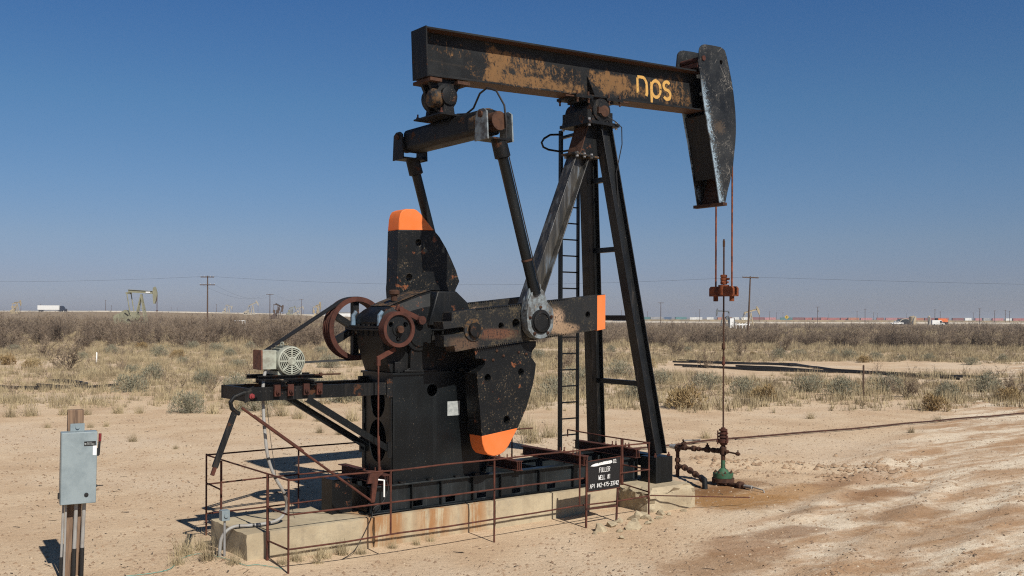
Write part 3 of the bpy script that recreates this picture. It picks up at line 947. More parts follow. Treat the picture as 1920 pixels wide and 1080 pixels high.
# ---- counterweights
W_LOW = [(3.20, 2.93), (3.22, 2.75), (3.36, 2.745), (3.40, 2.70), (3.395, 2.65), (3.25, 2.52), (3.265, 2.3), (3.30, 2.02), (3.345, 1.56), (3.36, 1.44), (3.40, 1.33), (3.46, 1.265), (3.53, 1.24), (3.62, 1.235), (3.70, 1.25), (3.78, 1.29), (3.86, 1.37), (4.04, 1.64), (4.21, 1.95), (4.33, 2.28), (4.375, 2.46), (4.40, 2.64), (4.31, 2.74), (4.31, 2.80), (4.33, 2.85), (4.40, 2.92), (4.40, 3.0), (3.95, 2.95), (3.4, 2.90)]
def split(poly, f):
    """cut a polygon along the line f(x,z)=0 and give the positive and negative sides"""
    def clip(sign):
        out = []
        for i in range(len(poly)):
            a, b = poly[i], poly[(i + 1) % len(poly)]
            fa, fb = sign * f(*a), sign * f(*b)
            if fa >= 0: out.append(a)
            if fa * fb < 0:
                t = fa / (fa - fb)
                out.append((a[0] + (b[0] - a[0]) * t, a[1] + (b[1] - a[1]) * t))
        return out
    return clip(1), clip(-1)
wholes = [circ(3.45, 2.45, 0.06, 18), circ(4.10, 2.52, 0.058, 18), circ(3.82, 1.78, 0.065, 18)]
up, tip = split(W_LOW, lambda x, z: z - (1.56 + (x - 3.345) * 0.115))
weight = part('counterweight', MB().prism([up] + wholes, 0.36, 0.70), 'weight', pump, bevel=0.012, label='hanging counterweight with orange lower tip')
part('painted_tip', MB().prism([tip], 0.36, 0.70), 'orange', weight, bevel=0.012)
for xx, zz in ((3.62, 2.86), (3.75, 2.78), (3.55, 2.72), (4.05, 2.83), (4.2, 2.8)):
    part('bolt', MB().lathe((xx, 0.359, zz), (0, -1, 0), [(0.022, 0), (0.022, 0.012), (0.012, 0.013), (0.012, 0.025)], 8), 'rust_brown', weight)
# the far crank's weight stands upright above it
W_UP = [(2.91, 3.35), (2.87, 3.85), (2.88, 3.95), (2.905, 4.80), (2.925, 5.0), (2.945, 5.08), (2.98, 5.135), (3.06, 5.17), (3.2, 5.178), (3.26, 5.165), (3.34, 5.11), (3.5, 4.95), (3.72, 4.74), (3.85, 4.56), (3.96, 4.37), (4.06, 4.18), (4.13, 3.995), (4.05, 3.85), (4.05, 3.62), (4.0, 3.5), (3.3, 3.42)]
up2, low2 = split(W_UP, lambda x, z: z - (4.815 + (x - 2.9) * 0.045))
wh2 = [circ(3.12, 4.03, 0.06, 16), circ(3.30, 4.62, 0.055, 16)]
weight2 = part('counterweight', MB().prism([low2] + wh2, 2.13, 2.48), 'weight', pump, bevel=0.012, label='upright counterweight with orange upper tip')
part('painted_tip', MB().prism([up2], 2.13, 2.48), 'orange', weight2, bevel=0.012)

# ---- wrist pin bearings and pitman arms
def wrist(y0, sgn):
    """bearing block hung on the crank pin; sgn is the outward direction"""
    pts = []
    for k in range(15):
        a = R(200 + k * 140 / 14)
        pts.append((4.30 + 0.27 * math.cos(a), 3.315 + 0.27 * math.sin(a)))
    outl = [(4.57, 3.40), (4.55, 3.52), (4.44, 3.62), (4.36, 3.80), (4.27, 3.86), (4.16, 3.84), (4.05, 3.62), (4.03, 3.40)][::1]
    loop = pts + outl
    ya, yb = sorted((y0, y0 + sgn * 0.16))
    o = part('wrist_bearing', MB().prism([loop], ya, yb), 'bearing', pump, bevel=0.015)
    yo = y0 + sgn * 0.16
    part('bearing_cap', MB().lathe((4.30, yo, 3.315), (0, sgn, 0), [(0.19, 0), (0.19, 0.02), (0.165, 0.022), (0.165, 0.05), (0.13, 0.055), (0.13, 0.04)], 26), 'black_rusty', o)
    for k in range(5):
        a = R(20 + 72 * k)
        bb = MB().lathe((4.30 + 0.225 * math.cos(a), yo, 3.315 + 0.225 * math.sin(a)), (0, sgn, 0), [(0.026, 0), (0.026, 0.02), (0.012, 0.022), (0.012, 0.04)], 6)
        part('bolt', bb, 'rust_brown', o)
    part('crank_pin', MB().tube([(4.30, y0 - sgn * 0.28, 3.315), (4.30, y0 - sgn * 0.002, 3.315)], 0.085, 16), 'black_rusty', o)
wrist(0.28, -1)
wrist(2.56, 1)
def pitman(y, top):
    p0, p1 = Vector((4.225, y, 3.74)), Vector(top)
    d = p1 - p0
    t = MB().tube([p0, p0 + d * 0.02, p0 + d * 0.10, p0 + d * 0.9, p1], [0.095, 0.095, 0.082, 0.082, 0.11], 18)
    o = part('pitman_arm', t, 'black_clean', pump)
    u = d.normalized()
    part('upper_socket', MB().lathe(p1 - u * 0.30, u, [(0.085, 0.0), (0.125, 0.02), (0.12, 0.30)], 16), 'black_rusty', o)
    part('clamp_band', MB().lathe(p0 + d * 0.22, u, [(0.09, 0), (0.09, 0.03)], 16), 'rust_brown', o)
    for sx in (-1, 1):
        b = MB().prism([(4.19 + sx * 0.03, 3.55), (4.19 + sx * 0.17, 3.50), (4.22 + sx * 0.10, 3.90), (4.20 + sx * 0.04, 3.97)], y - 0.02, y + 0.02)
        part('lower_gusset', b, 'bearing', o)
    # grease line clipped to the tube
    if y < 1:
        g = [p1 + Vector((0.06, -0.12, 0.12))]
        for k in range(9):
            q = p1 - u * (0.1 + 2.3 * k / 8)
            g.append(q + Vector((0.05, -0.095, 0)))
        part('grease_line', MB().tube(g, 0.010, 6), 'cable_black', o)
pitman(0.17, (3.50, 0.17, 6.10))
pitman(2.67, (3.50, 2.67, 6.12))

# ---- equaliser
eq = MB()
prof = []
for (cx, cz, a0) in ((0.10, 0.10, 0), (-0.10, 0.10, 90), (-0.10, -0.10, 180), (0.10, -0.10, 270)):
    for k in range(6):
        a = R(a0 + 90 * k / 5)
        prof.append((3.44 + cx + 0.09 * math.cos(a), 6.375 + cz + 0.09 * math.sin(a)))
eq.prism([prof], 0.30, 2.54)
equal = part('equaliser_beam', eq, 'black_rusty', pump)
for yy in (0.2, 2.64):
    s_ = 1 if yy < 1 else -1
    part('end_roller', MB().tube([(3.44, yy - s_ * 0.14, 6.36), (3.44, yy + s_ * 0.10, 6.36)], 0.145, 20), 'rust_brown', equal)
    for sx in (-1, 1):
        o2 = part('end_bracket', MB().prism([(yy - 0.17, 6.06), (yy + 0.17, 6.06), (yy + 0.14, 6.48), (yy + 0.06, 6.53), (yy - 0.06, 6.53), (yy - 0.14, 6.48)], 3.44 + sx * 0.235 - 0.012, 3.44 + sx * 0.235 + 0.012, 'x'), 'black_rusty' if yy > 1 else 'bearing', equal)
        part('pin_head', MB().lathe((3.44 + sx * 0.248, yy, 6.45), (sx, 0, 0), [(0.05, 0), (0.05, 0.03)], 14), 'rust_brown', o2)
    part('bracket_saddle', MB().box(3.217, 3.663, yy - 0.16, yy + 0.16, 6.07, 6.10), 'black_rusty', equal)
# saddle patch of worn paint on the near end
part('end_collar', MB().ring((3.44, 0.32, 6.375), (0, 1, 0), [(0.155, 0), (0.215, 0), (0.215, 0.28), (0.155, 0.28)], 24), 'black_tan', equal)
part('grease_hose', MB().tube([(3.40, 1.15, 6.62), (3.44, 0.95, 6.60), (3.44, 0.75, 6.66), (3.44, 0.58, 6.86), (3.45, 0.40, 6.92), (3.48, 0.20, 6.84), (3.52, 0.05, 6.60), (3.54, 0.02, 6.3), (3.56, 0.07, 6.05), (3.6, 0.10, 5.8)], 0.016, 8), 'cable_black', equal)
# bearing that joins the equaliser to the beam's tail
tb = MB()
tb.prism([(2.93, 7.16), (3.02, 6.98), (3.04, 6.80), (3.12, 6.66), (3.25, 6.60), (3.37, 6.66), (3.45, 6.80), (3.48, 7.0), (3.6, 7.19)], 1.50, 1.56)
tb.prism([(2.93, 7.16), (3.02, 6.98), (3.04, 6.80), (3.12, 6.66), (3.25, 6.60), (3.37, 6.66), (3.45, 6.80), (3.48, 7.0), (3.6, 7.19)], 1.28, 1.34)
tailb = part('tail_bearing', tb, 'black_rusty', pump, bevel=0.006)
part('bearing_drum', MB().lathe((3.25, 1.12, 6.90), (0, 1, 0), [(0.10, 0), (0.145, 0.012), (0.145, 0.09), (0.20, 0.10), (0.20, 0.55), (0.14, 0.56), (0.14, 0.62)], 24), 'black_rusty', tailb)
part('bearing_drum', MB().lathe((3.10, 1.30, 6.86), (-1, 0, 0), [(0.15, -0.05), (0.15, 0.10), (0.09, 0.14)], 18), 'black_tan', tailb)
ped = MB().prism([(3.13, 6.59), (3.18, 6.85), (3.32, 6.85), (3.37, 6.59)], 1.16, 1.28).prism([(3.13, 6.59), (3.18, 6.85), (3.32, 6.85), (3.37, 6.59)], 1.58, 1.68).box(3.0, 3.62, 1.02, 1.82, 6.567, 6.592)
part('bearing_pedestal', ped, 'black_rusty', tailb)
bb = MB()
for xx in (3.05, 3.57):
    for yy in (1.07, 1.77):
        bb.lathe((xx, yy, 6.592), (0, 0, 1), [(0.03, 0), (0.03, 0.03), (0.015, 0.031), (0.015, 0.08)], 6)
part('pedestal_bolts', bb, 'rust', tailb)
part('top_clamp', MB().box(2.90, 3.12, 1.16, 1.68, 7.105, 7.155), 'rust_brown', tailb)
part('top_clamp', MB().box(3.42, 3.66, 1.16, 1.68, 7.12, 7.17), 'rust_brown', tailb)

# ---- walking beam
AL = math.atan(0.042)
U, V = Vector((math.cos(AL), 0, math.sin(AL))), Vector((-math.sin(AL), 0, math.cos(AL)))
P0 = Vector((2.84, YC, 7.95))
def bp(t, h, y=YC):
    """point t metres along the beam, h metres below its top face"""
    q = P0 + U * t - V * h
    return Vector((q.x, y, q.z))
BL, BH, BW = 6.45, 0.775, 0.43
wb = MB()
wb.ibeam(bp(0.021, BH / 2), bp(BL, BH / 2), BH, BW, 0.032, 0.02)
beam = part('walking_beam', wb, 'beam', pump, bevel=0.003)
part('end_plate', MB().frame_box(bp(0.008, BH / 2), U * 0.012, Vector((0, BW / 2 + 0.004, 0)), V * (BH / 2 + 0.006)), 'black_rusty', beam)
g = MB()
for sy in (-1, 1):
    a, b_, c_ = bp(3.55, 0.36, YC + sy * 0.012), bp(3.55, 0.742, YC + sy * 0.012), bp(3.55, 0.742, YC + sy * 0.205)
    w_ = U * 0.008
    g.add([a - w_, b_ - w_, c_ - w_, a + w_, b_ + w_, c_ + w_], [(0, 1, 2), (5, 4, 3), (0, 3, 4, 1), (1, 4, 5, 2), (2, 5, 3, 0)])
part('web_gusset', g, 'black', beam)
# painted letters on the web
def strokes(polylines, w):
    m = MB()
    for pl0 in polylines:
        pl = [Vector((p[0], 0, p[1])) for p in pl0]
        L, Rr = [], []
        layer = 0.0025 * polylines.index(pl0)
        for i, p in enumerate(pl):
            d = (pl[min(i + 1, len(pl) - 1)] - pl[max(i - 1, 0)]).normalized()
            nrm = Vector((-d.z, 0, d.x))
            ww = w * (0.5 + 0.08 * random.uniform(-1, 1))
            L.append(p + nrm * ww + Vector((0, layer, 0)))
            Rr.append(p - nrm * ww + Vector((0, layer, 0)))
        vs, fs = L + Rr, []
        n = len(pl)
        for i in range(n - 1):
            fs.append((i, i + 1, n + i + 1, n + i))
        m.add(vs, fs)
    return m
def arc(cx, cz, rx, rz, a0, a1, n=12):
    return [(cx + rx * math.cos(R(a0 + (a1 - a0) * k / n)), cz + rz * math.sin(R(a0 + (a1 - a0) * k / n))) for k in range(n + 1)]
LW = 0.062
letters = {
    'n': [[(0.03, 0.02), (0.03, 0.30)], [(0.03, 0.31), (0.09, 0.32)] + arc(0.15, 0.17, 0.12, 0.15, 95, 0) + [(0.27, 0.04), (0.25, -0.01)]],
    'p': [[(0.40, 0.26), (0.40, 0.05), (0.395, -0.13)], arc(0.515, 0.14, 0.125, 0.15, 185, -155, 18)],
    's': [arc(0.815, 0.225, 0.085, 0.075, 30, 250, 10) + arc(0.815, 0.065, 0.095, 0.085, 80, -150, 10)],
}
for ch in letters:
    pls = []
    for pl in letters[ch]:
        q = []
        for (lx, lz) in pl:
            w = bp(4.78 + lx, 0.572 - lz * 1.04)
            q.append((w.x, w.z))
        pls.append(q)
    mb = strokes(pls, LW)
    mb.v = [(v[0], YC - 0.0125 - v[1], v[2]) for v in mb.v]
    part('painted_letter', mb, 'yellow', beam, fixn=False, label='worn yellow painted letter ' + ch)
# saddle clamps under the beam at the centre bearing
sad = MB()
for t0 in (3.25, 3.98):
    sad.frame_box(bp(t0, BH + 0.028), U * 0.20, Vector((0, 0.27, 0)), V * 0.024)
sad.frame_box(bp(3.62, BH + 0.075), U * 0.36, Vector((0, 0.22, 0)), V * 0.022)
saddle = part('beam_saddle', sad, 'black_rusty', pump)
bb = MB()
for t0 in (3.1, 3.36, 3.85, 4.12):
    for sy in (-1, 1):
        q = bp(t0, BH + 0.10, YC + sy * 0.24)
        bb.lathe(q, V, [(0.018, -0.03), (0.018, 0.03), (0.03, 0.031), (0.03, 0.09), (0.018, 0.10), (0.018, 0.17)], 6)
for t0 in (2.98, 4.25):
    q = bp(t0, BH + 0.03, YC - 0.2)
    bb.lathe(q, U, [(0.016, -0.12), (0.016, 0.12)], 6)
part('saddle_bolts', bb, 'rust_brown', saddle)
# centre bearing
cb = MB().lathe((6.42, 1.0, 7.06), (0, 1, 0), [(0.09, 0), (0.12, 0.005), (0.12, 0.03), (0.205, 0.035), (0.205, 0.80), (0.12, 0.805), (0.12, 0.84)], 28)
cbo = part('centre_bearing', cb, 'black_rusty', pump)
part('bearing_face', MB().lathe((6.45, 1.03, 7.04), (0, -1, 0), [(0.10, 0.0), (0.10, 0.045), (0.06, 0.05)], 20).box(6.30, 6.42, 0.985, 1.03, 6.99, 7.10), 'rust_brown', cbo)
for sx in (-1, 1):
    part('bearing_cheek', MB().box(6.42 + sx * 0.25 - 0.05, 6.42 + sx * 0.25 + 0.05, 1.08, 1.76, 6.86, 7.05), 'black_rusty', cbo)
part('bearing_block', MB().prism([(6.2, 6.86), (6.64, 6.86), (6.60, 7.0), (6.24, 7.0)], 1.06, 1.78), 'black_rusty', cbo)

# ---- horsehead
HO = [(9.05, 8.60), (9.08, 8.655), (9.14, 8.70), (9.21, 8.72), (9.45, 8.735), (9.66, 8.74), (9.74, 8.72), (9.79, 8.69), (9.85, 8.57), (9.93, 8.33), (9.99, 8.14), (10.05, 7.9), (10.085, 7.70), (10.115, 7.5), (10.13, 7.25), (10.13, 7.10), (10.115, 6.9), (10.085, 6.70), (10.05, 6.45), (10.01, 6.27), (9.95, 6.08), (9.89, 5.92), (9.84, 5.74), (9.80, 5.61), (9.66, 5.60), (9.615, 5.80), (9.535, 6.16), (9.45, 6.52), (9.365, 6.87), (9.285, 7.15), (9.215, 7.42), (9.14, 7.76), (9.08, 8.08), (9.02, 8.37)]
head = part('horsehead', MB().prism([HO, circ(9.68, 8.44, 0.045, 14)], 1.12, 1.145), 'head', pump, bevel=0.004)
part('far_cheek', MB().prism([HO, circ(9.68, 8.44, 0.045, 14)], 1.695, 1.72), 'head', head)
inx = MB()
# wrapped face that carries the bridle
face = HO[6:24]
for (a, b_) in zip(face[:-1], face[1:]):
    pa, pb = Vector((a[0] - 0.03, 0, a[1])), Vector((b_[0] - 0.03, 0, b_[1]))
    inx.add([(pa.x, 1.146, pa.z), (pa.x, 1.694, pa.z), (pb.x, 1.694, pb.z), (pb.x, 1.146, pb.z),
             (pa.x - 0.02, 1.146, pa.z), (pa.x - 0.02, 1.694, pa.z), (pb.x - 0.02, 1.694, pb.z), (pb.x - 0.02, 1.146, pb.z)],
            [(0, 1, 2, 3), (7, 6, 5, 4), (0, 3, 7, 4), (1, 5, 6, 2)])
part('wrap_face', inx, 'rust_brown', head)
bk = MB()
back = [(9.235, 7.36), (9.38, 6.83), (9.545, 6.14)]
for (a, b_) in zip(back[:-1], back[1:]):
    bk.add([(a[0] + 0.02, 1.147, a[1]), (a[0] + 0.02, 1.693, a[1]), (b_[0] + 0.02, 1.693, b_[1]), (b_[0] + 0.02, 1.147, b_[1]),
            (a[0] + 0.035, 1.147, a[1]), (a[0] + 0.035, 1.693, a[1]), (b_[0] + 0.035, 1.693, b_[1]), (b_[0] + 0.035, 1.147, b_[1])],
           [(0, 1, 2, 3), (7, 6, 5, 4), (0, 3, 7, 4), (1, 5, 6, 2)])
part('back_plate', bk, 'black_rusty', head)
part('bottom_bar', MB().box(9.63, 9.75, 1.02, 1.80, 5.60, 5.66), 'rust_brown', head)
part('top_hinge', MB().tube([(9.16, 1.10, 8.44), (9.16, 1.74, 8.44)], 0.05, 14).box(9.02, 9.28, 1.15, 1.69, 8.262, 8.34), 'rust_beam', head)
# bridle cables, carrier bar
CX = 10.115
for yy in (1.20, 1.62):
    c = MB().tube([(10.02, yy, 7.95), (10.10, yy, 7.5), (10.118, yy, 7.15), (CX, yy, 6.6), (CX, yy, 3.86)], 0.018, 8)
    part('bridle_cable', c, 'rust_orange', pump)
cbar = MB()
cbar.prism([(1.10, 3.84), (1.10, 3.98), (1.14, 4.02), (1.68, 4.02), (1.72, 3.98), (1.72, 3.84)], CX - 0.09, CX - 0.035, 'x')
cbar.prism([(1.10, 3.84), (1.10, 3.98), (1.14, 4.02), (1.68, 4.02), (1.72, 3.98), (1.72, 3.84)], CX + 0.035, CX + 0.09, 'x')
cbar.box(CX - 0.10, CX + 0.10, 1.11, 1.71, 3.82, 3.85)
for yy in (1.20, 1.62):
    cbar.lathe((CX, yy, 3.72), (0, 0, 1), [(0.05, 0), (0.05, 0.10)], 10)
cbar.tube([(CX, 1.41, 3.85), (CX, 1.41, 4.05)], 0.11, 14)
part('carrier_bar', cbar, 'rust_orange', pump, label='rust-orange carrier bar hung on the bridle cables')

# ---- samson post
def leg(p0, p1, d, w, mat, tf=0.018, tw=0.014, side=(0, 1, 0)):
    return part('post_leg', MB().ibeam(p0, p1, d, w, tf, tw, side), mat, pump, bevel=0.003)
nl = leg((7.37, 0.56, 0.925), (6.60, 1.20, 6.80), 0.27, 0.20, 'black_run')
fl_ = leg((7.43, 2.26, 0.925), (6.62, 1.64, 6.80), 0.29, 0.20, 'black_run')
rl = leg((3.95, YC, 0.88), (6.22, YC, 6.28), 0.30, 0.26, 'leg')
rl['label'] = 'scuffed rear post leg with pale blue and tan wear'
def leg_at(p0, p1, z):
    t = (z - p0[2]) / (p1[2] - p0[2])
    return Vector(p0).lerp(Vector(p1), t)
n0, n1, f0, f1 = (7.37, 0.56, 0.925), (6.60, 1.20, 6.80), (7.43, 2.26, 0.925), (6.62, 1.64, 6.80)
for z in (5.88, 4.62, 3.38, 2.19):
    a, b_ = leg_at(n0, n1, z), leg_at(f0, f1, z)
    part('post_brace', MB().bar(a + Vector((0, 0.10, 0)), b_ - Vector((0, 0.10, 0)), 0.09, 0.09, (1, 0, 0)), 'black_clean', pump)
part('foot_beam', MB().ibeam((7.43, 0.80, 0.80), (7.43, 2.55, 0.80), 0.22, 0.2, 0.014, 0.012, (1, 0, 0)), 'black_clean', pump)
for yy in (0.56, 2.26):
    ft = MB().box(7.16, 7.58, yy - 0.16, yy + 0.23, 0.452, 0.905)
    fo = part('leg_foot', ft, 'black_clean', pump, bevel=0.006)
    bb = MB()
    for sx in (-1, 1):
        bb.lathe((7.37 + sx * 0.17, yy - 0.1, 0.905), (0, 0, 1), [(0.03, 0), (0.03, 0.03), (0.015, 0.031), (0.015, 0.07)], 6)
    part('foot_bolts', bb, 'rust', fo)
cap = MB()
cap.box(6.10, 6.84, 1.02, 1.82, 6.80, 6.858)
cap.prism([(6.10, 6.28), (6.66, 6.28), (6.80, 6.80), (6.26, 6.80)], 1.26, 1.27).prism([(6.10, 6.28), (6.66, 6.28), (6.80, 6.80), (6.26, 6.80)], 1.57, 1.58)
cap.box(6.56, 6.575, 1.271, 1.569, 6.30, 6.79)
cap_o = part('post_cap', cap, 'black', pump, bevel=0.004)
part('cap_back_plate', MB().add([(6.08, 1.24, 6.27), (6.08, 1.60, 6.27), (6.27, 1.60, 6.80), (6.27, 1.24, 6.80), (6.10, 1.24, 6.27), (6.10, 1.60, 6.27), (6.29, 1.60, 6.80), (6.29, 1.24, 6.80)], [(0, 1, 2, 3), (7, 6, 5, 4), (0, 3, 7, 4), (1, 5, 6, 2), (0, 4, 5, 1), (2, 6, 7, 3)]), 'rust_brown', cap_o)
part('leg_flange', MB().frame_box((6.26, YC, 6.27), Vector((0.30, 0, -0.02)), Vector((0, 0.19, 0)), Vector((0, 0, 0.016))), 'black_tan', cap_o)
bb = MB()
for sx in (-0.22, -0.05, 0.12):
    for sy in (-1, 1):
        bb.lathe((6.26 + sx, YC + sy * 0.155, 6.25), (0, 0, 1), [(0.028, -0.02), (0.028, 0.06)], 6)
for sx in (6.15, 6.80):
    for sy in (1.07, 1.77):
        bb.lathe((sx, sy, 6.80), (0, 0, 1), [(0.026, -0.04), (0.026, 0.10)], 6)
part('cap_bolts', bb, 'galv', cap_o)
part('grease_line', MB().tube([(6.55, 1.02, 6.96), (6.70, 0.98, 6.88), (6.86, 0.99, 6.80), (6.88, 1.0, 6.5), (6.80, 1.06, 6.0), (6.84, 1.04, 5.2)], 0.010, 6), 'cable_black', cap_o)

# ---- ladder behind the post
lad = thing('ladder', (6.6, 2.16, 0.9), 'tall black steel ladder standing beside the post of the pumpjack', 'ladder')
for (xx, zt, nm) in ((6.42, 6.86, 0), (6.85, 6.30, 1)):
    part('stile', MB().bar((xx, 2.16, 0.9), (xx, 2.16, zt), 0.06 if nm else 0.075, 0.035 if nm else 0.05), 'black_clean', lad)
z = 1.18
while z < 6.3:
    part('rung', MB().tube([(6.44, 2.16, z), (6.84, 2.16, z)], 0.014, 8), 'black_clean', lad)
    z += 0.305
part('standoff', MB().bar((6.42, 2.13, 6.72), (6.42, 1.66, 6.74), 0.06, 0.05, (1, 0, 0)), 'black_clean', lad)
hoop = []
for k in range(15):
    a = R(-60 - 240 * k / 14 + 0)
    hoop.append((6.22 + 0.24 * math.cos(a), 2.16 + 0.22 * math.sin(a * 1.0), 6.64 + 0.15 * math.sin(a)))
part('hand_loop', MB().tube([(6.42, 2.16, 6.79), (6.18, 2.18, 6.76), (6.05, 2.2, 6.68), (5.99, 2.2, 6.60), (6.03, 2.2, 6.52), (6.14, 2.18, 6.48), (6.42, 2.16, 6.47), (6.5, 1.9, 6.48)], 0.02, 8), 'black_clean', lad)

# ---- motor outrigger
def rail(y, op):
    b = MB().channel((-0.20, y, 2.305), (2.10, y, 2.305), 0.185, 0.075, 0.012, (0, 1, 0), op)
    o = part('outrigger_rail', b, 'black_rusty', pump, bevel=0.002)
    for k in range(13):
        part('bolt_hole', MB().lathe((-0.05 + k * 0.075, y - op * 0.0065, 2.345), (0, -op, 0), [(0.013, 0), (0.013, 0.002)], 8), 'dark', o)
    return o
r1 = rail(0.985, 1)
r2 = rail(1.83, -1)
part('tail_beam', MB().channel((-0.185, 1.0, 2.305), (-0.185, 1.82, 2.305), 0.185, 0.06, 0.012, (1, 0, 0), 1), 'black_rusty', pump)
for yy in (0.985, 1.83):
    part('outrigger_strut', MB().channel((0.74, yy, 2.21), (2.12, yy, 1.36), 0.09, 0.06, 0.01, (0, 1, 0), 1 if yy < 1.4 else -1), 'black_clean', pump)
    part('strut_plate', MB().box(2.04, 2.118, yy - 0.02, yy + 0.02, 1.26, 1.50), 'black', pump)
    part('rail_plate', MB().box(2.02, 2.118, yy - 0.03, yy + 0.03, 2.17, 2.45), 'black_rusty', pump)
# sliding motor mount
for xx in (0.36, 0.80):
    mo = part('mount_bar', MB().ibeam((xx, 0.90, 2.445), (xx, 1.92, 2.445), 0.075, 0.10, 0.01, 0.01, (1, 0, 0)), 'black_rusty', pump)
    for dx in (-0.10, 0.10):
        cl = MB().box(xx + dx - 0.045, xx + dx + 0.045, 0.93, 0.971, 2.27, 2.43)
        cl.lathe((xx + dx, 0.93, 2.33), (0, -1, 0), [(0.03, 0), (0.03, 0.03), (0.014, 0.031), (0.014, 0.05)], 8)
        part('slide_clamp', cl, 'rust_beam', mo)
part('slide_rail', MB().ibeam((0.10, 1.22, 2.515), (1.08, 1.22, 2.515), 0.06, 0.09, 0.01, 0.01).ibeam((0.10, 1.64, 2.515), (1.08, 1.64, 2.515), 0.06, 0.09, 0.01, 0.01), 'black_rusty', pump)
part('jack_screw', MB().tube([(0.92, 1.14, 2.54), (1.34, 1.14, 2.54)], 0.012, 8).lathe((1.0, 1.14, 2.54), (1, 0, 0), [(0.03, 0), (0.03, 0.04)], 6), 'rust_brown', pump)
# electric motor, axis across the unit
MX, MZ = 0.585, 2.745
mb = MB()
prof = [(0.195, 1.22), (0.205, 1.24), (0.205, 1.28)]
mb.lathe((MX, 0, MZ), (0, 1, 0), [(0.10, 1.24), (0.19, 1.25), (0.195, 1.28), (0.195, 1.60), (0.19, 1.62), (0.12, 1.70), (0.05, 1.72), (0.05, 1.80)], 32)
motor = part('electric_motor', mb, 'motor', pump)
for k in range(20):
    a = R(k * 18)
    part('cooling_fin', MB().bar((MX + 0.205 * math.cos(a), 1.30, MZ + 0.205 * math.sin(a)), (MX + 0.205 * math.cos(a), 1.60, MZ + 0.205 * math.sin(a)), 0.030, 0.008, (math.cos(a), 0, math.sin(a))), 'motor', motor)
# slotted fan cover
fc = MB()
fy = 1.17
fc.ring((MX, fy, MZ), (0, 1, 0), [(0.185, 0.0), (0.205, 0.012), (0.212, 0.03), (0.212, 0.12), (0.20, 0.12), (0.20, 0.03), (0.185, 0.012)], 36)
for r_ in (0.168, 0.140, 0.112, 0.084):
    fc.ring((MX, fy + 0.0, MZ), (0, 1, 0), [(r_ - 0.0055, 0.0), (r_ + 0.0055, 0.0), (r_ + 0.0055, 0.012), (r_ - 0.0055, 0.012)], 36)
fc.lathe((MX, fy + 0.012, MZ), (0, -1, 0), [(0.066, 0), (0.066, 0.014), (0.04, 0.022), (0.034, 0.016)], 22)
for k in range(8):
    a = R(k * 45)
    fc.bar((MX + 0.06 * math.cos(a), fy + 0.007, MZ + 0.06 * math.sin(a)), (MX + 0.19 * math.cos(a), fy + 0.007, MZ + 0.19 * math.sin(a)), 0.013, 0.022)
part('fan_cover', fc, 'motor', motor, label='pale slotted fan cover of the motor')
part('fan', MB().lathe((MX, 1.20, MZ), (0, 1, 0), [(0.19, 0), (0.19, 0.02)], 28), 'dark', motor)
part('lifting_eye', MB().ring((MX - 0.03, 1.44, MZ + 0.235), (1, 0.3, 0), [(0.020, -0.008), (0.036, -0.008), (0.036, 0.008), (0.020, 0.008)], 16), 'motor', motor)
jb = MB().box(0.17, 0.38, 1.24, 1.52, 2.63, 2.90)
jbo = part('junction_box', jb, 'motor', motor, bevel=0.006)
part('box_back', MB().box(0.15, 0.169, 1.235, 1.53, 2.625, 2.905), 'motor_rust', jbo)
part('motor_feet', MB().box(0.40, 0.47, 1.24, 1.64, 2.547, 2.60).box(0.70, 0.77, 1.24, 1.64, 2.547, 2.60), 'motor', motor)
part('motor_pulley', MB().lathe((MX, 2.04, MZ), (0, 1, 0), [(0.085, 0), (0.085, 0.20)], 20).tube([(MX, 1.78, MZ), (MX, 2.05, MZ)], 0.03, 10), 'black_rusty', motor)
# two belts wrapped round sheave and pulley
def belt_loop(r0, r1):
    (ax, az), (bx, bz) = (2.11, 3.195), (MX, MZ)
    d = math.hypot(bx - ax, bz - az)
    th = math.atan2(bz - az, bx - ax)
    be = math.acos((r0 - r1) / d)
    pts = []
    for k in range(33):
        a = th + be + (2 * math.pi - 2 * be) * k / 32
        pts.append((ax + r0 * math.cos(a), az + r0 * math.sin(a)))
    for k in range(17):
        a = th - be + (2 * be) * k / 16
        pts.append((bx + r1 * math.cos(a), bz + r1 * math.sin(a)))
    return pts
for yy in (2.09, 2.19):
    lo, li = belt_loop(SR + 0.004, 0.10), belt_loop(SR - 0.022, 0.078)
    n = len(lo)
    m = MB()
    vs, fs = [], []
    for i in range(n):
        vs += [(lo[i][0], yy - 0.03, lo[i][1]), (lo[i][0], yy + 0.03, lo[i][1]), (li[i][0], yy + 0.022, li[i][1]), (li[i][0], yy - 0.022, li[i][1])]
    for i in range(n):
        j = (i + 1) % n
        for q in range(4):
            q2 = (q + 1) % 4
            fs.append((i * 4 + q, i * 4 + q2, j * 4 + q2, j * 4 + q))
    m.add(vs, fs)
    part('drive_belt', m, 'rubber', pump)

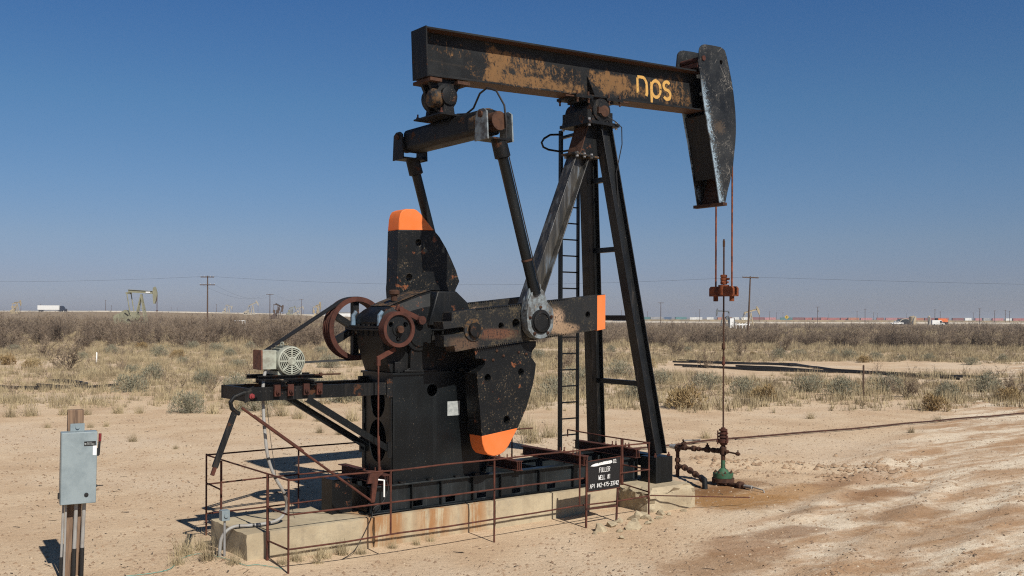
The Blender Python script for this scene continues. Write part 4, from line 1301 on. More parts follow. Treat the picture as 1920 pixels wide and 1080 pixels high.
# ---- brake lever gear at the tail
lv = MB().bar((-0.36, 0.93, 2.08), (-0.66, 0.86, 1.37), 0.04, 0.075)
lev = part('brake_lever', lv, 'black_rusty', pump)
part('lever_tip', MB().bar((-0.62, 0.865, 1.47), (-0.70, 0.845, 1.27), 0.03, 0.05), 'rust', lev)
hk = MB().tube([(-0.12, 0.93, 2.36), (-0.25, 0.93, 2.33), (-0.36, 0.93, 2.29), (-0.42, 0.93, 2.22), (-0.40, 0.93, 2.14), (-0.34, 0.93, 2.08), (-0.29, 0.93, 2.06)], 0.030, 10)
part('lever_hook', hk, 'black_rusty', lev)
part('lever_plate', MB().prism([(-0.22, 2.20), (-0.02, 2.30), (-0.10, 2.43), (-0.22, 2.36)], 0.905, 0.935), 'black_rusty', lev)
part('pivot_nut', MB().lathe((-0.13, 0.905, 2.29), (0, -1, 0), [(0.04, 0), (0.04, 0.02), (0.02, 0.022), (0.02, 0.04)], 6), 'red', lev)
part('brake_pull_rod', MB().tube([(-0.27, 0.90, 2.14), (0.0, 0.88, 1.93), (1.70, 0.80, 0.66)], 0.018, 8).tube([(-0.1, 0.9, 2.03), (0.62, 0.86, 1.49)], 0.014, 8), 'rust', pump)
blk = MB().prism([(1.60, 0.94), (1.64, 1.08), (1.72, 1.10), (1.86, 1.12), (1.86, 1.08), (1.78, 1.02), (1.72, 0.66), (1.66, 0.66), (1.68, 0.94)], 0.78, 0.82)
part('bell_crank', blk, 'rust', pump)
part('marker_rod', MB().tube([(1.74, 0.80, 0.99), (1.88, 0.79, 0.965), (1.88, 0.79, 0.72)], 0.014, 8), 'white', pump, label='white painted bent rod')

# ================================================================== FENCE
fence = thing('pipe_railing', (3.3, 0.0, 0.0), 'low railing of thin rusty pipe round the black pumpjack', 'railing')
PR = 0.0125
def frail(a, b, r=PR):
    a, b = Vector(a), Vector(b)
    n = max(int((b - a).length / 0.8), 1)
    rr_ = random.Random(int(a.x * 131 + a.y * 57 + a.z * 977 + b.x * 7))
    pts = [a.lerp(b, i / n) + (Vector((rr_.gauss(0, .006), rr_.gauss(0, .008), rr_.gauss(0, .007))) if 0 < i < n else Vector()) for i in range(n + 1)]
    part('rail', MB().tube(pts, r, 8), 'rust', fence)
def fpost(x, y, z0, z1, r=0.0145):
    part('post', MB().tube([(x, y, z0), (x, y, z1)], r, 8), 'rust', fence)
ZT, ZM, ZB = 1.25, 0.80, 0.35
F1 = 6.6
frail((0.0, 0.0, ZT), (F1, 0.0, ZT))
frail((0.0, 0.0, ZM), (F1, 0.0, ZM))
frail((0.0, 0.0, ZB), (F1 - 0.02, 0.0, ZB + 0.0))
fpost(0, 0, gz(0, 0) - 0.2, ZT + 0.02)
fpost(1.53, 0, ZB, ZT)
fpost(3.32, 0, gz(3.32, 0) - 0.2, ZT + 0.02)
fpost(5.02, 0, ZB, ZT)
fpost(F1 - 0.02, 0, gz(F1, 0) - 0.2, ZT + 0.02)
# left end
frail((0, 0, ZT), (0, 2.95, ZT))
frail((0, 0, ZM), (0, 0.66, ZM))
frail((0, 2.34, ZM), (0, 2.95, ZM + 0.02))
frail((0, 0, ZB), (0, 0.66, ZB))
fpost(0, 0.66, gz(0, .66) - 0.2, ZT, 0.02)
fpost(0, 2.34, 0.3, ZT - 0.02, 0.018)
fpost(0, 2.95, gz(0, 2.95) - 0.2, ZT + 0.02)
# far side
frail((0, 2.95, ZT), (2.6, 2.95, ZT))
frail((2.6, 2.95, ZT), (6.4, 2.95, ZT))
frail((0, 2.95, ZM), (2.7, 2.95, ZM))
frail((0, 2.95, ZB), (2.7, 2.95, ZB))
fpost(1.53, 2.95, gz(1.5, 2.95) - 0.2, ZT)
fpost(5.9, 2.95, gz(5.9, 2.95) - 0.2, ZT)
fpost(3.7, 2.95, gz(3.7, 2.95) - 0.2, ZT)
# right end, bent and loose
frail((F1, 0.0, ZT), (F1, 2.15, ZT + 0.03))
frail((F1, 2.15, ZT + 0.03), (F1, 2.15, ZT - 0.10))
frail((F1, 0.0, ZM), (F1, 0.72, ZM - 0.0))
frail((F1, 0.0, ZB + 0.06), (F1, 0.7, 0.47))
fpost(F1, 0.68, 0.445, ZT + 0.01, 0.028)
frail((F1 - 0.0, -0.02, 0.36), (F1 + 2.1, -0.42, 0.16), 0.010)

# ================================================================== SIGN
sign = thing('well_sign', (5.48, -0.04, 0.0), 'black well name sign with white lettering wired to the front of the railing', 'sign')
sg = MB()
lean = 0.05
def sp(x, z, dy=0.0):
    return (x, -0.06 - (1.08 - z) * lean + dy, z)
sg.add([sp(5.12, 0.58), sp(5.82, 0.585), sp(5.86, 1.09), sp(5.13, 1.065), sp(5.12, 0.58, 0.006), sp(5.82, 0.585, 0.006), sp(5.86, 1.09, 0.006), sp(5.13, 1.065, 0.006)],
       [(0, 1, 2, 3), (7, 6, 5, 4), (0, 4, 5, 1), (1, 5, 6, 2), (2, 6, 7, 3), (3, 7, 4, 0)])
board = part('board', sg, 'sign_black', sign)
fr = MB()
cr = [sp(5.12, 0.58, -0.002), sp(5.82, 0.585, -0.002), sp(5.86, 1.09, -0.002), sp(5.13, 1.065, -0.002)]
for i in range(4):
    fr.tube([cr[i], cr[(i + 1) % 4]], 0.007, 6)
part('edging', fr, 'rust', sign)
part('stake', MB().bar((5.07, -0.10, -0.2), (5.125, -0.05, 1.09), 0.02, 0.032, (0, 1, 0)), 'rust', sign)
part('stake', MB().bar((5.72, -0.10, -0.2), (5.835, -0.05, 1.06), 0.02, 0.032, (0, 1, 0)), 'rust_beam', sign)
part('cross_bar', MB().bar((5.08, -0.088, 0.31), (5.77, -0.088, 0.29), 0.02, 0.03), 'rust_beam', sign)
# hand-lettered strokes on a 4 x 6 grid
GLYPH = {
    'F': ['0,0 0,6 4,6', '0,3.2 3,3.2'], 'U': ['0,6 0,1.2 .8,.1 3.2,.1 4,1.2 4,6'], 'L': ['0,6 0,0 3.8,0'], 'E': ['4,6 0,6 0,0 4,0', '0,3.1 3,3.1'],
    'R': ['0,0 0,6 3.2,6 4,5.2 4,3.8 3.2,3 0,3', '2,3 4,0'], 'W': ['0,6 1,0 2.2,4 3.4,0 4.4,6'], '#': ['1,0 1.6,6', '2.8,0 3.4,6', '0,2 4,2', '.4,4 4.4,4'],
    '1': ['1,5 2,6 2,0'], 'A': ['0,0 2,6 4,0', '.8,2.2 3.2,2.2'], 'P': ['0,0 0,6 3.2,6 4,5.2 4,3.6 3.2,2.9 0,2.9'], 'I': ['1.6,0 1.6,6'],
    '4': ['3,0 3,6 0,1.9 4.2,1.9'], '2': ['0,4.8 .8,6 3.2,6 4,5 4,4 0,0 4,0'], '-': ['.6,3 3.4,3'], '7': ['0,6 4,6 1.4,0'], '5': ['3.8,6 .3,6 0,3.5 3,3.7 4,2.6 4,1.2 3,0 0,.3'],
    '3': ['0,5.6 1,6 3.2,6 4,5.1 4,4 3,3.2 1.4,3.1', '3,3.1 4,2.2 4,1 3,0 .8,0 0,.5'], 'C': ['4,5 3,6 1,6 0,5 0,1 1,0 3,0 4,1'], 'O': ['1,0 0,1 0,5 1,6 3,6 4,5 4,1 3,0 1,0'], '.': ['.4,0 .9,0'],
}
def lettering(body, x0, x1, z0, h, w):
    n = len(body)
    adv = (x1 - x0) / n
    m = MB()
    lay_ = 0
    for i_, ch in enumerate(body):
        if ch == ' ': continue
        for st_ in GLYPH[ch]:
            lay_ += 1
            pts = [tuple(float(q) for q in p.split(',')) for p in st_.split()]
            pts = [(x0 + adv * i_ + p[0] / 4.0 * adv * 0.72, z0 + p[1] / 6.0 * h + (i_ * adv) * 0.014) for p in pts]
            pts = [Vector((p[0] + (p[1] - z0) * 0.10, 0, p[1])) for p in pts]
            for a_, b_ in zip(pts[:-1], pts[1:]):
                d_ = (b_ - a_).normalized()
                q_ = Vector((-d_.z, 0, d_.x)) * (w / 2)
                e_ = d_ * (w * 0.35)
                dy = -0.004 - 0.0002 * (lay_ % 5)
                lay_ += 1
                m.add([sp(p.x, p.z, dy) for p in (a_ - e_ - q_, b_ + e_ - q_, b_ + e_ + q_, a_ - e_ + q_)], [(0, 1, 2, 3)])
    o = part('lettering', m, 'white', board, fixn=False, smooth=False)
    o['label'] = 'white painted words ' + body
    return o
lettering('FULLER', 5.375, 5.62, 0.872, 0.070, 0.0078)
lettering('WELL', 5.355, 5.51, 0.752, 0.068, 0.0078)
lettering('#1', 5.55, 5.625, 0.755, 0.068, 0.0078)
lettering('API', 5.165, 5.285, 0.632, 0.062, 0.0074)
lettering('#42-475-33742', 5.315, 5.80, 0.634, 0.062, 0.0074)
lettering('CO.', 5.69, 5.79, 0.998, 0.055, 0.0075)
# rubbed-out top line
rub = MB()
tp = [(5.19, 0.985), (5.23, 1.005), (5.30, 1.02), (5.40, 1.025), (5.52, 1.04), (5.66, 1.045), (5.67, 1.01), (5.63, 0.995), (5.50, 0.99), (5.40, 0.985), (5.33, 0.975), (5.26, 0.975)]
rub.add([sp(x, z, -0.004) for x, z in tp], [tuple(range(len(tp)))])
part('painted_out_line', rub, 'white', board, fixn=False, label='irregular white patch covering the top line')
bit = MB()
rr = random.Random(5)
for k in range(26):
    x = 5.36 + 0.29 * rr.random()
    z = 0.998 + 0.03 * rr.random() + (x - 5.3) * 0.03
    bit.add([sp(x, z, -0.006), sp(x + 0.006, z, -0.006), sp(x + 0.006, z + 0.008, -0.006), sp(x, z + 0.008, -0.006)], [(0, 1, 2, 3)])
part('show_through', bit, 'sign_black', board, fixn=False)

# ================================================================== WELLHEAD
WX, WY = 10.115, 1.41
wh = thing('wellhead', (WX, WY, 0.0), 'rusty oil wellhead with a green flange below the horsehead', 'wellhead')
fl = part('casing_flange', MB().lathe((WX, WY, 0.0), (0, 0, 1), [(0.13, -0.1), (0.13, 0.06), (0.225, 0.065), (0.225, 0.14), (0.19, 0.142)], 26), 'rust_brown', wh)
gf = part('green_flange', MB().lathe((WX, WY, 0.0), (0, 0, 1), [(0.19, 0.145), (0.205, 0.15), (0.205, 0.245), (0.125, 0.25), (0.06, 0.33), (0.045, 0.34), (0.045, 0.50)], 26), 'green', wh)
for k in range(8):
    a = R(45 * k + 10)
    part('bolt', MB().lathe((WX + 0.172 * math.cos(a), WY + 0.172 * math.sin(a), 0.245), (0, 0, 1), [(0.020, 0), (0.020, 0.028), (0.011, 0.029), (0.011, 0.045)], 6), 'rust_brown', gf)
    part('bolt', MB().lathe((WX + 0.195 * math.cos(a), WY + 0.195 * math.sin(a), 0.03), (0, 0, 1), [(0.026, 0), (0.026, 0.034)], 6), 'rust_brown', fl)
part('riser', MB().tube([(WX, WY, 0.50), (WX, WY, 0.86)], 0.042, 14), 'rust_brown', wh)
part('pumping_tee', MB().lathe((WX, WY, 0.60), (0, 0, 1), [(0.05, 0), (0.068, 0.02), (0.068, 0.16), (0.05, 0.18)], 16).tube([(WX, WY + 0.02, 0.68), (WX, WY + 0.16, 0.675)], 0.055, 12).tube([(WX, WY - 0.02, 0.68), (WX, WY - 0.12, 0.68)], 0.04, 12), 'rust_brown', wh)
sb = part('stuffing_box', MB().lathe((WX, WY, 0.80), (0, 0, 1), [(0.05, 0.0), (0.07, 0.03), (0.105, 0.06), (0.105, 0.12), (0.07, 0.13), (0.07, 0.155), (0.10, 0.16), (0.10, 0.19), (0.075, 0.20), (0.075, 0.225), (0.10, 0.23), (0.10, 0.255), (0.06, 0.26), (0.06, 0.29), (0.085, 0.295), (0.085, 0.33), (0.045, 0.335), (0.045, 0.36)], 18), 'rust', wh)
bb = MB()
for k in range(3):
    a = R(120 * k + 20)
    bb.tube([(WX + 0.11 * math.cos(a), WY + 0.11 * math.sin(a), 0.82), (WX + 0.11 * math.cos(a), WY + 0.11 * math.sin(a), 1.10)], 0.014, 6)
    bb.lathe((WX + 0.11 * math.cos(a), WY + 0.11 * math.sin(a), 0.86), (0, 0, 1), [(0.03, 0), (0.03, 0.05)], 6)
part('gland_bolts', bb, 'rust', sb)
# bleeder stub to the near side
part('bleeder', MB().tube([(WX, WY - 0.1, 0.68), (WX, WY - 0.42, 0.66)], 0.018, 8).lathe((WX, WY - 0.34, 0.665), (0, -1, 0), [(0.035, 0), (0.04, 0.05), (0.02, 0.09)], 10).lathe((WX, WY - 0.38, 0.67), (0, 0, 1), [(0.012, 0), (0.012, 0.07)], 8), 'rust_brown', wh)
# flow line to the far side with valves
fm = MB().tube([(WX, WY + 0.1, 0.68), (WX, WY + 1.28, 0.63)], 0.034, 12)
for (dy, r_, l_) in ((0.20, 0.055, 0.10), (0.36, 0.062, 0.12), (0.62, 0.05, 0.07), (0.74, 0.062, 0.10), (1.0, 0.06, 0.16), (1.18, 0.055, 0.12)):
    fm.lathe((WX, WY + dy, 0.68 - dy * 0.04), (0, 1, 0), [(r_ * 0.8, 0), (r_, 0.015), (r_, l_ - 0.015), (r_ * 0.8, l_)], 12)
flow = part('flow_line', fm, 'rust_brown', wh)
part('valve_bonnet', MB().lathe((WX, WY + 0.42, 0.70), (0, 0, 1), [(0.04, 0), (0.04, 0.06), (0.018, 0.065), (0.018, 0.10)], 10).lathe((WX, WY + 1.06, 0.68), (-0.3, 0, 1), [(0.05, 0), (0.06, 0.07), (0.02, 0.09), (0.02, 0.14)], 10), 'rust_brown', flow)
part('lever_handle', MB().tube([(WX - 0.05, WY + 1.02, 0.80), (WX + 0.1, WY + 0.86, 0.81), (WX + 0.12, WY + 0.72, 0.83)], 0.014, 6), 'galv', flow)
part('union', MB().lathe((WX, WY + 1.30, 0.63), (0, 1, 0), [(0.055, 0), (0.055, 0.07), (0.045, 0.075), (0.045, 0.16)], 12), 'galv', flow)
dm = MB().tube([(WX, WY + 1.25, 0.63), (WX, WY + 1.25, -0.1)], 0.04, 12)
for zz in (0.58, 0.36, 0.2):
    dm.lathe((WX, WY + 1.25, zz - 0.04), (0, 0, 1), [(0.055, 0), (0.062, 0.02), (0.062, 0.06), (0.055, 0.08)], 12)
part('drop_pipe', dm, 'rust_brown', wh)
# low branch coming back towards the pad
bm_ = MB().tube([(WX, WY + 1.22, 0.24), (WX - 0.05, WY + 0.95, 0.22), (WX - 0.28, WY + 0.55, 0.20), (WX - 0.52, WY + 0.12, 0.17), (WX - 0.66, WY - 0.08, 0.15), (WX - 0.68, WY - 0.11, -0.06)], 0.042, 12)
for t, (px_, py_, pz_) in enumerate(((-0.03, 1.02, 0.225), (-0.16, 0.75, 0.21), (-0.36, 0.42, 0.19), (-0.58, 0.03, 0.16))):
    bm_.lathe((WX + px_, WY + py_, pz_), (-0.5, -0.85, -0.05), [(0.05, -0.05), (0.068, -0.03), (0.068, 0.03), (0.05, 0.05)], 12)
part('lower_branch', bm_, 'rust_brown', wh)
part('elbow', MB().tube([(WX - 0.52, WY + 0.12, 0.19), (WX - 0.66, WY - 0.10, 0.18), (WX - 0.69, WY - 0.14, -0.04)], 0.052, 12), 'black_rusty', wh)
# casing outlet on the near side
om = MB().tube([(WX, WY - 0.1, 0.02), (WX - 0.08, WY - 0.62, 0.06)], 0.05, 12).lathe((WX - 0.05, WY - 0.42, 0.05), (-0.15, -1, 0.05), [(0.06, 0), (0.085, 0.03), (0.085, 0.12), (0.05, 0.15)], 12)
part('casing_outlet', om, 'rust_brown', wh)
part('outlet_stub', MB().tube([(WX - 0.08, WY - 0.60, 0.06), (WX - 0.1, WY - 0.82, 0.07)], 0.035, 10).tube([(WX - 0.1, WY - 0.8, 0.08), (WX - 0.1, WY - 1.1, 0.05), (WX - 0.1, WY - 1.12, -0.03)], 0.014, 6), 'conduit', wh)
# polished rod
pr = thing('polished_rod', (WX, WY, 1.1), 'slender polished rod running from the carrier bar down into the wellhead', 'rod')
part('rod', MB().tube([(WX, WY, 0.9), (WX, WY, 4.98)], 0.017, 10), 'rust_brown', pr)
part('rod_coupling', MB().lathe((WX, WY, 4.83), (0, 0, 1), [(0.024, 0), (0.024, 0.12)], 10), 'rust_brown', pr)
part('rod_coupling', MB().lathe((WX, WY, 2.42), (0, 0, 1), [(0.026, 0), (0.036, 0.02), (0.036, 0.06), (0.026, 0.08), (0.026, 0.18)], 10), 'rust', pr)
part('rod_coupling', MB().lathe((WX, WY, 2.74), (0, 0, 1), [(0.026, 0), (0.036, 0.02), (0.036, 0.08), (0.026, 0.14)], 10), 'rust_brown', pr)
rc = MB().lathe((WX, WY, 4.06), (0, 0, 1), [(0.06, 0), (0.07, 0.02), (0.07, 0.06), (0.055, 0.07), (0.07, 0.08), (0.07, 0.13), (0.055, 0.14), (0.07, 0.15), (0.07, 0.19), (0.05, 0.20)], 10)
rc.tube([(WX, WY - 0.05, 4.17), (WX, WY - 0.14, 4.17)], 0.022, 6).tube([(WX - 0.1, WY - 0.03, 4.11), (WX + 0.1, WY - 0.03, 4.11)], 0.02, 6)
part('rod_clamp', rc, 'rust_orange', pr)

# ================================================================== ELECTRICAL DISCONNECT
EX, EY = -2.24, 1.66
el = thing('electrical_panel', (EX, EY, 0.0), 'blue grey metal electrical box on a timber post with pipes below', 'electrical box')
ez = gz(EX, EY)
# the box faces the viewpoint side, turned slightly
ea = R(-9)
ux = Vector((math.cos(ea), math.sin(ea), 0))
uy = Vector((ux.y, -ux.x, 0))          # out of the front face
def ep(a, o_, z):
    return Vector((EX, EY, 0)) + ux * a + uy * o_ + UZ * (z - 0.055)
UZ = Vector((0.018, -0.003, 1)).normalized()
post = MB().frame_box(ep(0.0, -0.10, 0.93) + Vector((-0.0, 0.0, 0)), ux * 0.095, uy * 0.06, UZ * 1.28)
part('timber_post', post, 'wood', el, bevel=0.006)
bx = MB().frame_box(ep(0.03, 0.075, 1.48), ux * 0.214, uy * 0.10, UZ * 0.462)
box_o = part('enclosure', bx, 'grey_box', el, bevel=0.01)
part('door', MB().frame_box(ep(0.032, 0.182, 1.48), ux * 0.208, uy * 0.006, UZ * 0.456), 'grey_box', box_o, bevel=0.004)
part('mounting_ear', MB().frame_box(ep(0.02, -0.025, 1.985), ux * 0.085, uy * 0.006, UZ * 0.05).lathe(ep(0.02, -0.018, 1.99), uy, [(0.025, 0), (0.025, 0.02)], 10), 'grey_box', el)
part('latch', MB().lathe(ep(0.125, 0.188, 1.135), uy, [(0.026, 0), (0.026, 0.012), (0.016, 0.014), (0.016, 0.022)], 16), 'dark', box_o)
part('name_plate', MB().frame_box(ep(0.155, 0.189, 1.79), ux * 0.07, uy * 0.001, UZ * 0.03), 'sign_black', box_o, label='small black plate with pale print')
tx = MB()
for r_ in range(3):
    for k in range(7 if r_ else 4):
        tx.frame_box(ep(0.105 + k * 0.016 + (0.02 if r_ == 0 else 0), 0.1908, 1.807 - r_ * 0.015), ux * 0.0055, uy * 0.0004, UZ * 0.0025)
tx.frame_box(ep(0.098, 0.1908, 1.79), ux * 0.008, uy * 0.0004, UZ * 0.008)
part('plate_print', tx, 'label_grey', box_o)
part('white_sticker', MB().frame_box(ep(0.213, 0.189, 1.70), ux * 0.022, uy * 0.001, UZ * 0.06), 'white', box_o)
part('switch_handle', MB().bar(ep(0.275, 0.05, 1.62), ep(0.285, 0.06, 1.86), 0.03, 0.022).frame_box(ep(0.265, 0.05, 1.66), ux * 0.012, uy * 0.02, UZ * 0.05), 'dark', box_o)
part('handle_grip', MB().tube([ep(0.285, 0.06, 1.80), ep(0.287, 0.062, 1.90)], 0.019, 10), 'red', box_o)
part('drain_pin', MB().tube([ep(0.255, 0.05, 1.22), ep(0.34, 0.06, 1.22)], 0.006, 6).lathe(ep(0.255, 0.05, 1.22), ux, [(0.016, 0), (0.016, 0.012)], 8), 'dark', box_o)
part('hinge', MB().tube([ep(-0.2, 0.17, 1.10), ep(-0.2, 0.17, 1.18)], 0.012, 8), 'dark', box_o)
for a_, o_, r_, bot in ((-0.13, 0.03, 0.016, 0.32), (-0.10, 0.05, 0.014, -0.2), (0.02, 0.06, 0.024, 0.42), (0.115, 0.05, 0.024, 0.42)):
    part('conduit_pipe', MB().tube([ep(a_, o_, 1.02), ep(a_ - 0.012, o_, bot)], r_, 10), 'conduit', el)
    if bot > 0:
        part('pipe_wrap', MB().tube([ep(a_ - 0.012, o_, bot + 0.01), ep(a_ - 0.018, o_, ez - 0.15)], r_ + 0.004, 10), 'tape', el)
part('splice_board', MB().frame_box(ep(-0.04, -0.025, 0.35), ux * 0.055, uy * 0.012, UZ * 0.45), 'wood', el)

# ================================================================== MOTOR CONDUIT
cd = thing('motor_conduit', (-0.3, 0.95, 0.0), 'grey flexible conduit hanging from the motor to a small box at the pad end', 'conduit')
cpts = [(0.24, 1.30, 2.63), (0.18, 1.24, 2.4), (0.14, 1.14, 2.1), (0.13, 1.06, 1.77), (0.16, 1.02, 1.42), (0.25, 1.0, 1.15), (0.40, 1.02, 0.90), (0.48, 1.10, 0.72), (0.46, 1.14, 0.58), (0.33, 1.12, 0.50), (0.12, 1.10, 0.485), (-0.10, 1.14, 0.482), (-0.24, 1.20, 0.478), (-0.36, 1.22, 0.42), (-0.43, 1.24, 0.28), (-0.44, 1.25, -0.05)]
def smooth_pts(p, n=4):
    p = [Vector(q) for q in p]
    out = []
    for i in range(len(p) - 1):
        a, b, c, d = p[max(i - 1, 0)], p[i], p[i + 1], p[min(i + 2, len(p) - 1)]
        for k in range(n):
            t = k / n
            out.append(0.5 * ((2 * b) + (c - a) * t + (2 * a - 5 * b + 4 * c - d) * t * t + (3 * b - a - 3 * c + d) * t ** 3))
    out.append(p[-1])
    return out
sp_ = smooth_pts(cpts)
part('hose', MB().tube(sp_, 0.023, 10), 'conduit', cd)
for i in (6, 11, 16, 20, 24, 38, 42, 46):
    part('tape_wrap', MB().tube([sp_[i], sp_[i].lerp(sp_[i + 1], 0.5)], 0.0245, 10), 'tape', cd)
part('ground_wire', MB().tube([(0.20, 1.2, 2.3), (0.22, 1.05, 1.6), (0.28, 1.0, 1.1), (0.5, 1.0, 0.75), (0.62, 1.15, 0.5)], 0.004, 5), 'cable_black', cd)
part('splice_box', MB().box(-0.44, -0.33, 1.16, 1.27, 0.58, 0.72).lathe((-0.385, 1.16, 0.65), (0, -1, 0), [(0.03, 0), (0.03, 0.02)], 10), 'grey_box', cd)
part('box_riser', MB().tube([(-0.385, 1.21, 0.58), (-0.385, 1.21, -0.1)], 0.017, 8), 'galv', cd)

# ================================================================== GROUND PIPES, WIRES, RUBBLE
def ground_line(name, pts, r, mat, label, cat, lift=0.0, group=None, n=8, sm=5):
    q = smooth_pts([(x, y, 0) for x, y in pts], sm)
    q = [(v.x, v.y, gz(v.x, v.y) + r + lift) for v in q]
    o = part(name, MB().tube(q, r, n), mat)
    return tag(o, label, cat, group)
ground_line('flow_pipe', [(8.5, 6.3), (13.6, 6.12), (15.7, 6.2), (20.9, 5.65), (27.5, 5.35), (31, 4.9)], 0.026, 'flow', 'long thin rusty pipe lying on the sand behind the wellhead', 'pipe', 0.03)
ground_line('teal_wire', [(-1.7, 1.2), (-1.2, 1.1), (-0.9, 1.5), (-0.6, 1.6), (-0.45, 1.1), (-0.35, 0.6), (-0.2, 0.5), (0.0, 0.2)], 0.004, 'teal', 'thin teal wire trailing on the sand beside the pad end', 'wire', 0.01)
# brake cable drooping off the skid
cb_ = thing('loose_cable', (1.5, 0.7, 0.0), 'thin black cable drooping from the skid over the pad edge', 'cable')
part('strand', MB().tube(smooth_pts([(1.9, 0.80, 1.0), (1.95, 0.78, 0.85), (1.85, 0.78, 0.65), (1.70, 0.77, 0.58), (1.62, 0.70, 0.46), (1.45, 0.62, 0.25), (1.2, 0.45, 0.08), (0.95, 0.35, 0.01)]), 0.006, 6), 'cable_black', cb_)

def chunk(seed, n=18):
    rr = random.Random(seed)
    bm = bmesh.new()
    for k in range(n):
        v = Vector((rr.gauss(0, 1), rr.gauss(0, 1), rr.gauss(0, 1))).normalized()
        bm.verts.new((v.x * rr.uniform(0.8, 1.1), v.y * rr.uniform(0.6, 0.9), v.z * rr.uniform(0.45, 0.7)))
    bmesh.ops.convex_hull(bm, input=bm.verts)
    me = bpy.data.meshes.new('concrete_chunk')
    bm.to_mesh(me)
    bm.free()
    me.materials.append(MT['concrete_rough'])
    return me
chunks = [chunk(s) for s in range(6)]
rr = random.Random(21)
spots = [(5.10, -0.42, 0.15), (5.45, -0.28, 0.12), (5.62, -0.62, 0.16), (5.9, -0.35, 0.10), (6.05, -0.18, 0.13), (6.22, -0.10, 0.15), (6.33, -0.22, 0.12), (6.42, -0.06, 0.10), (6.05, -0.5, 0.07), (6.75, -0.12, 0.10), (6.5, -0.32, 0.08), (5.75, -0.16, 0.09), (5.3, -0.65, 0.07), (6.85, -0.22, 0.06), (4.9, -0.5, 0.06), (6.25, -0.4, 0.06), (7.3, -0.12, 0.07), (5.0, -1.0, 0.06)]
for i, (x, y, s) in enumerate(spots):
    o = bpy.data.objects.new('concrete_chunk', chunks[i % 6])
    col.objects.link(o)
    o.location = (x, y, gz(x, y) + s * 0.25)
    o.scale = (s, s, s)
    o.rotation_euler = (rr.uniform(-0.3, 0.3), rr.uniform(-0.3, 0.3), rr.uniform(0, 6.28))
    tag(o, 'broken pale concrete chunk lying on the sand near the sign and block', 'rubble', 'concrete rubble by the sign')

# ================================================================== VEGETATION
def m_veg(name, a, b, sc=0.8, rough=0.9, rand=0.0):
    k = NT(name, rough, 0, 0.15)
    geo = k.n('ShaderNodeNewGeometry')
    n1 = k.n('ShaderNodeTexNoise')
    n1.inputs['Scale'].default_value = sc
    n1.inputs['Detail'].default_value = 4
    k.l(geo.outputs['Position'], n1.inputs['Vector'])
    f = k.ramp(n1.outputs['Fac'], 0.35, 0.65)
    if rand:
        oi = k.n('ShaderNodeObjectInfo')
        f = k.math('ADD', k.math('MULTIPLY', f, 1 - rand), k.math('MULTIPLY', oi.outputs['Random'], rand))
    k.base(k.mix(f, a, b))
    return k.m
MT['twig'] = m_veg('bare_mesquite_twig', (0.255, 0.195, 0.138), (0.115, 0.088, 0.068), 0.12, rand=0.4)
MT['twig_dark'] = m_veg('dark_mesquite_branch', (0.060, 0.047, 0.040), (0.10, 0.080, 0.066), 0.4)
MT['sage'] = m_veg('grey_green_leaf', (0.25, 0.235, 0.165), (0.165, 0.16, 0.115), 0.6, rand=0.6)
MT['sage_tan'] = m_veg('straw_shrub', (0.30, 0.225, 0.115), (0.24, 0.16, 0.075), 0.6, rand=0.4)
MT['grass'] = m_veg('dry_grass', (0.41, 0.335, 0.205), (0.215, 0.17, 0.105), 0.9)
MT['grass_far'] = m_veg('dry_grass_far', (0.36, 0.285, 0.17), (0.24, 0.19, 0.12), 0.12)

def ribbons(segs, view=None):
    """segs: arrays p0,p1 (n,3), w0,w1 (n) -> quads facing random sideways"""
    p0, p1, w0, w1 = segs
    d = p1 - p0
    rnd = rng.normal(size=d.shape)
    s = np.cross(d, rnd)
    s /= np.linalg.norm(s, axis=1, keepdims=True) + 1e-9
    v = np.stack([p0 - s * w0[:, None], p0 + s * w0[:, None], p1 + s * w1[:, None], p1 - s * w1[:, None]], 1).reshape(-1, 3)
    f = np.arange(len(p0) * 4).reshape(-1, 4)
    return v, f

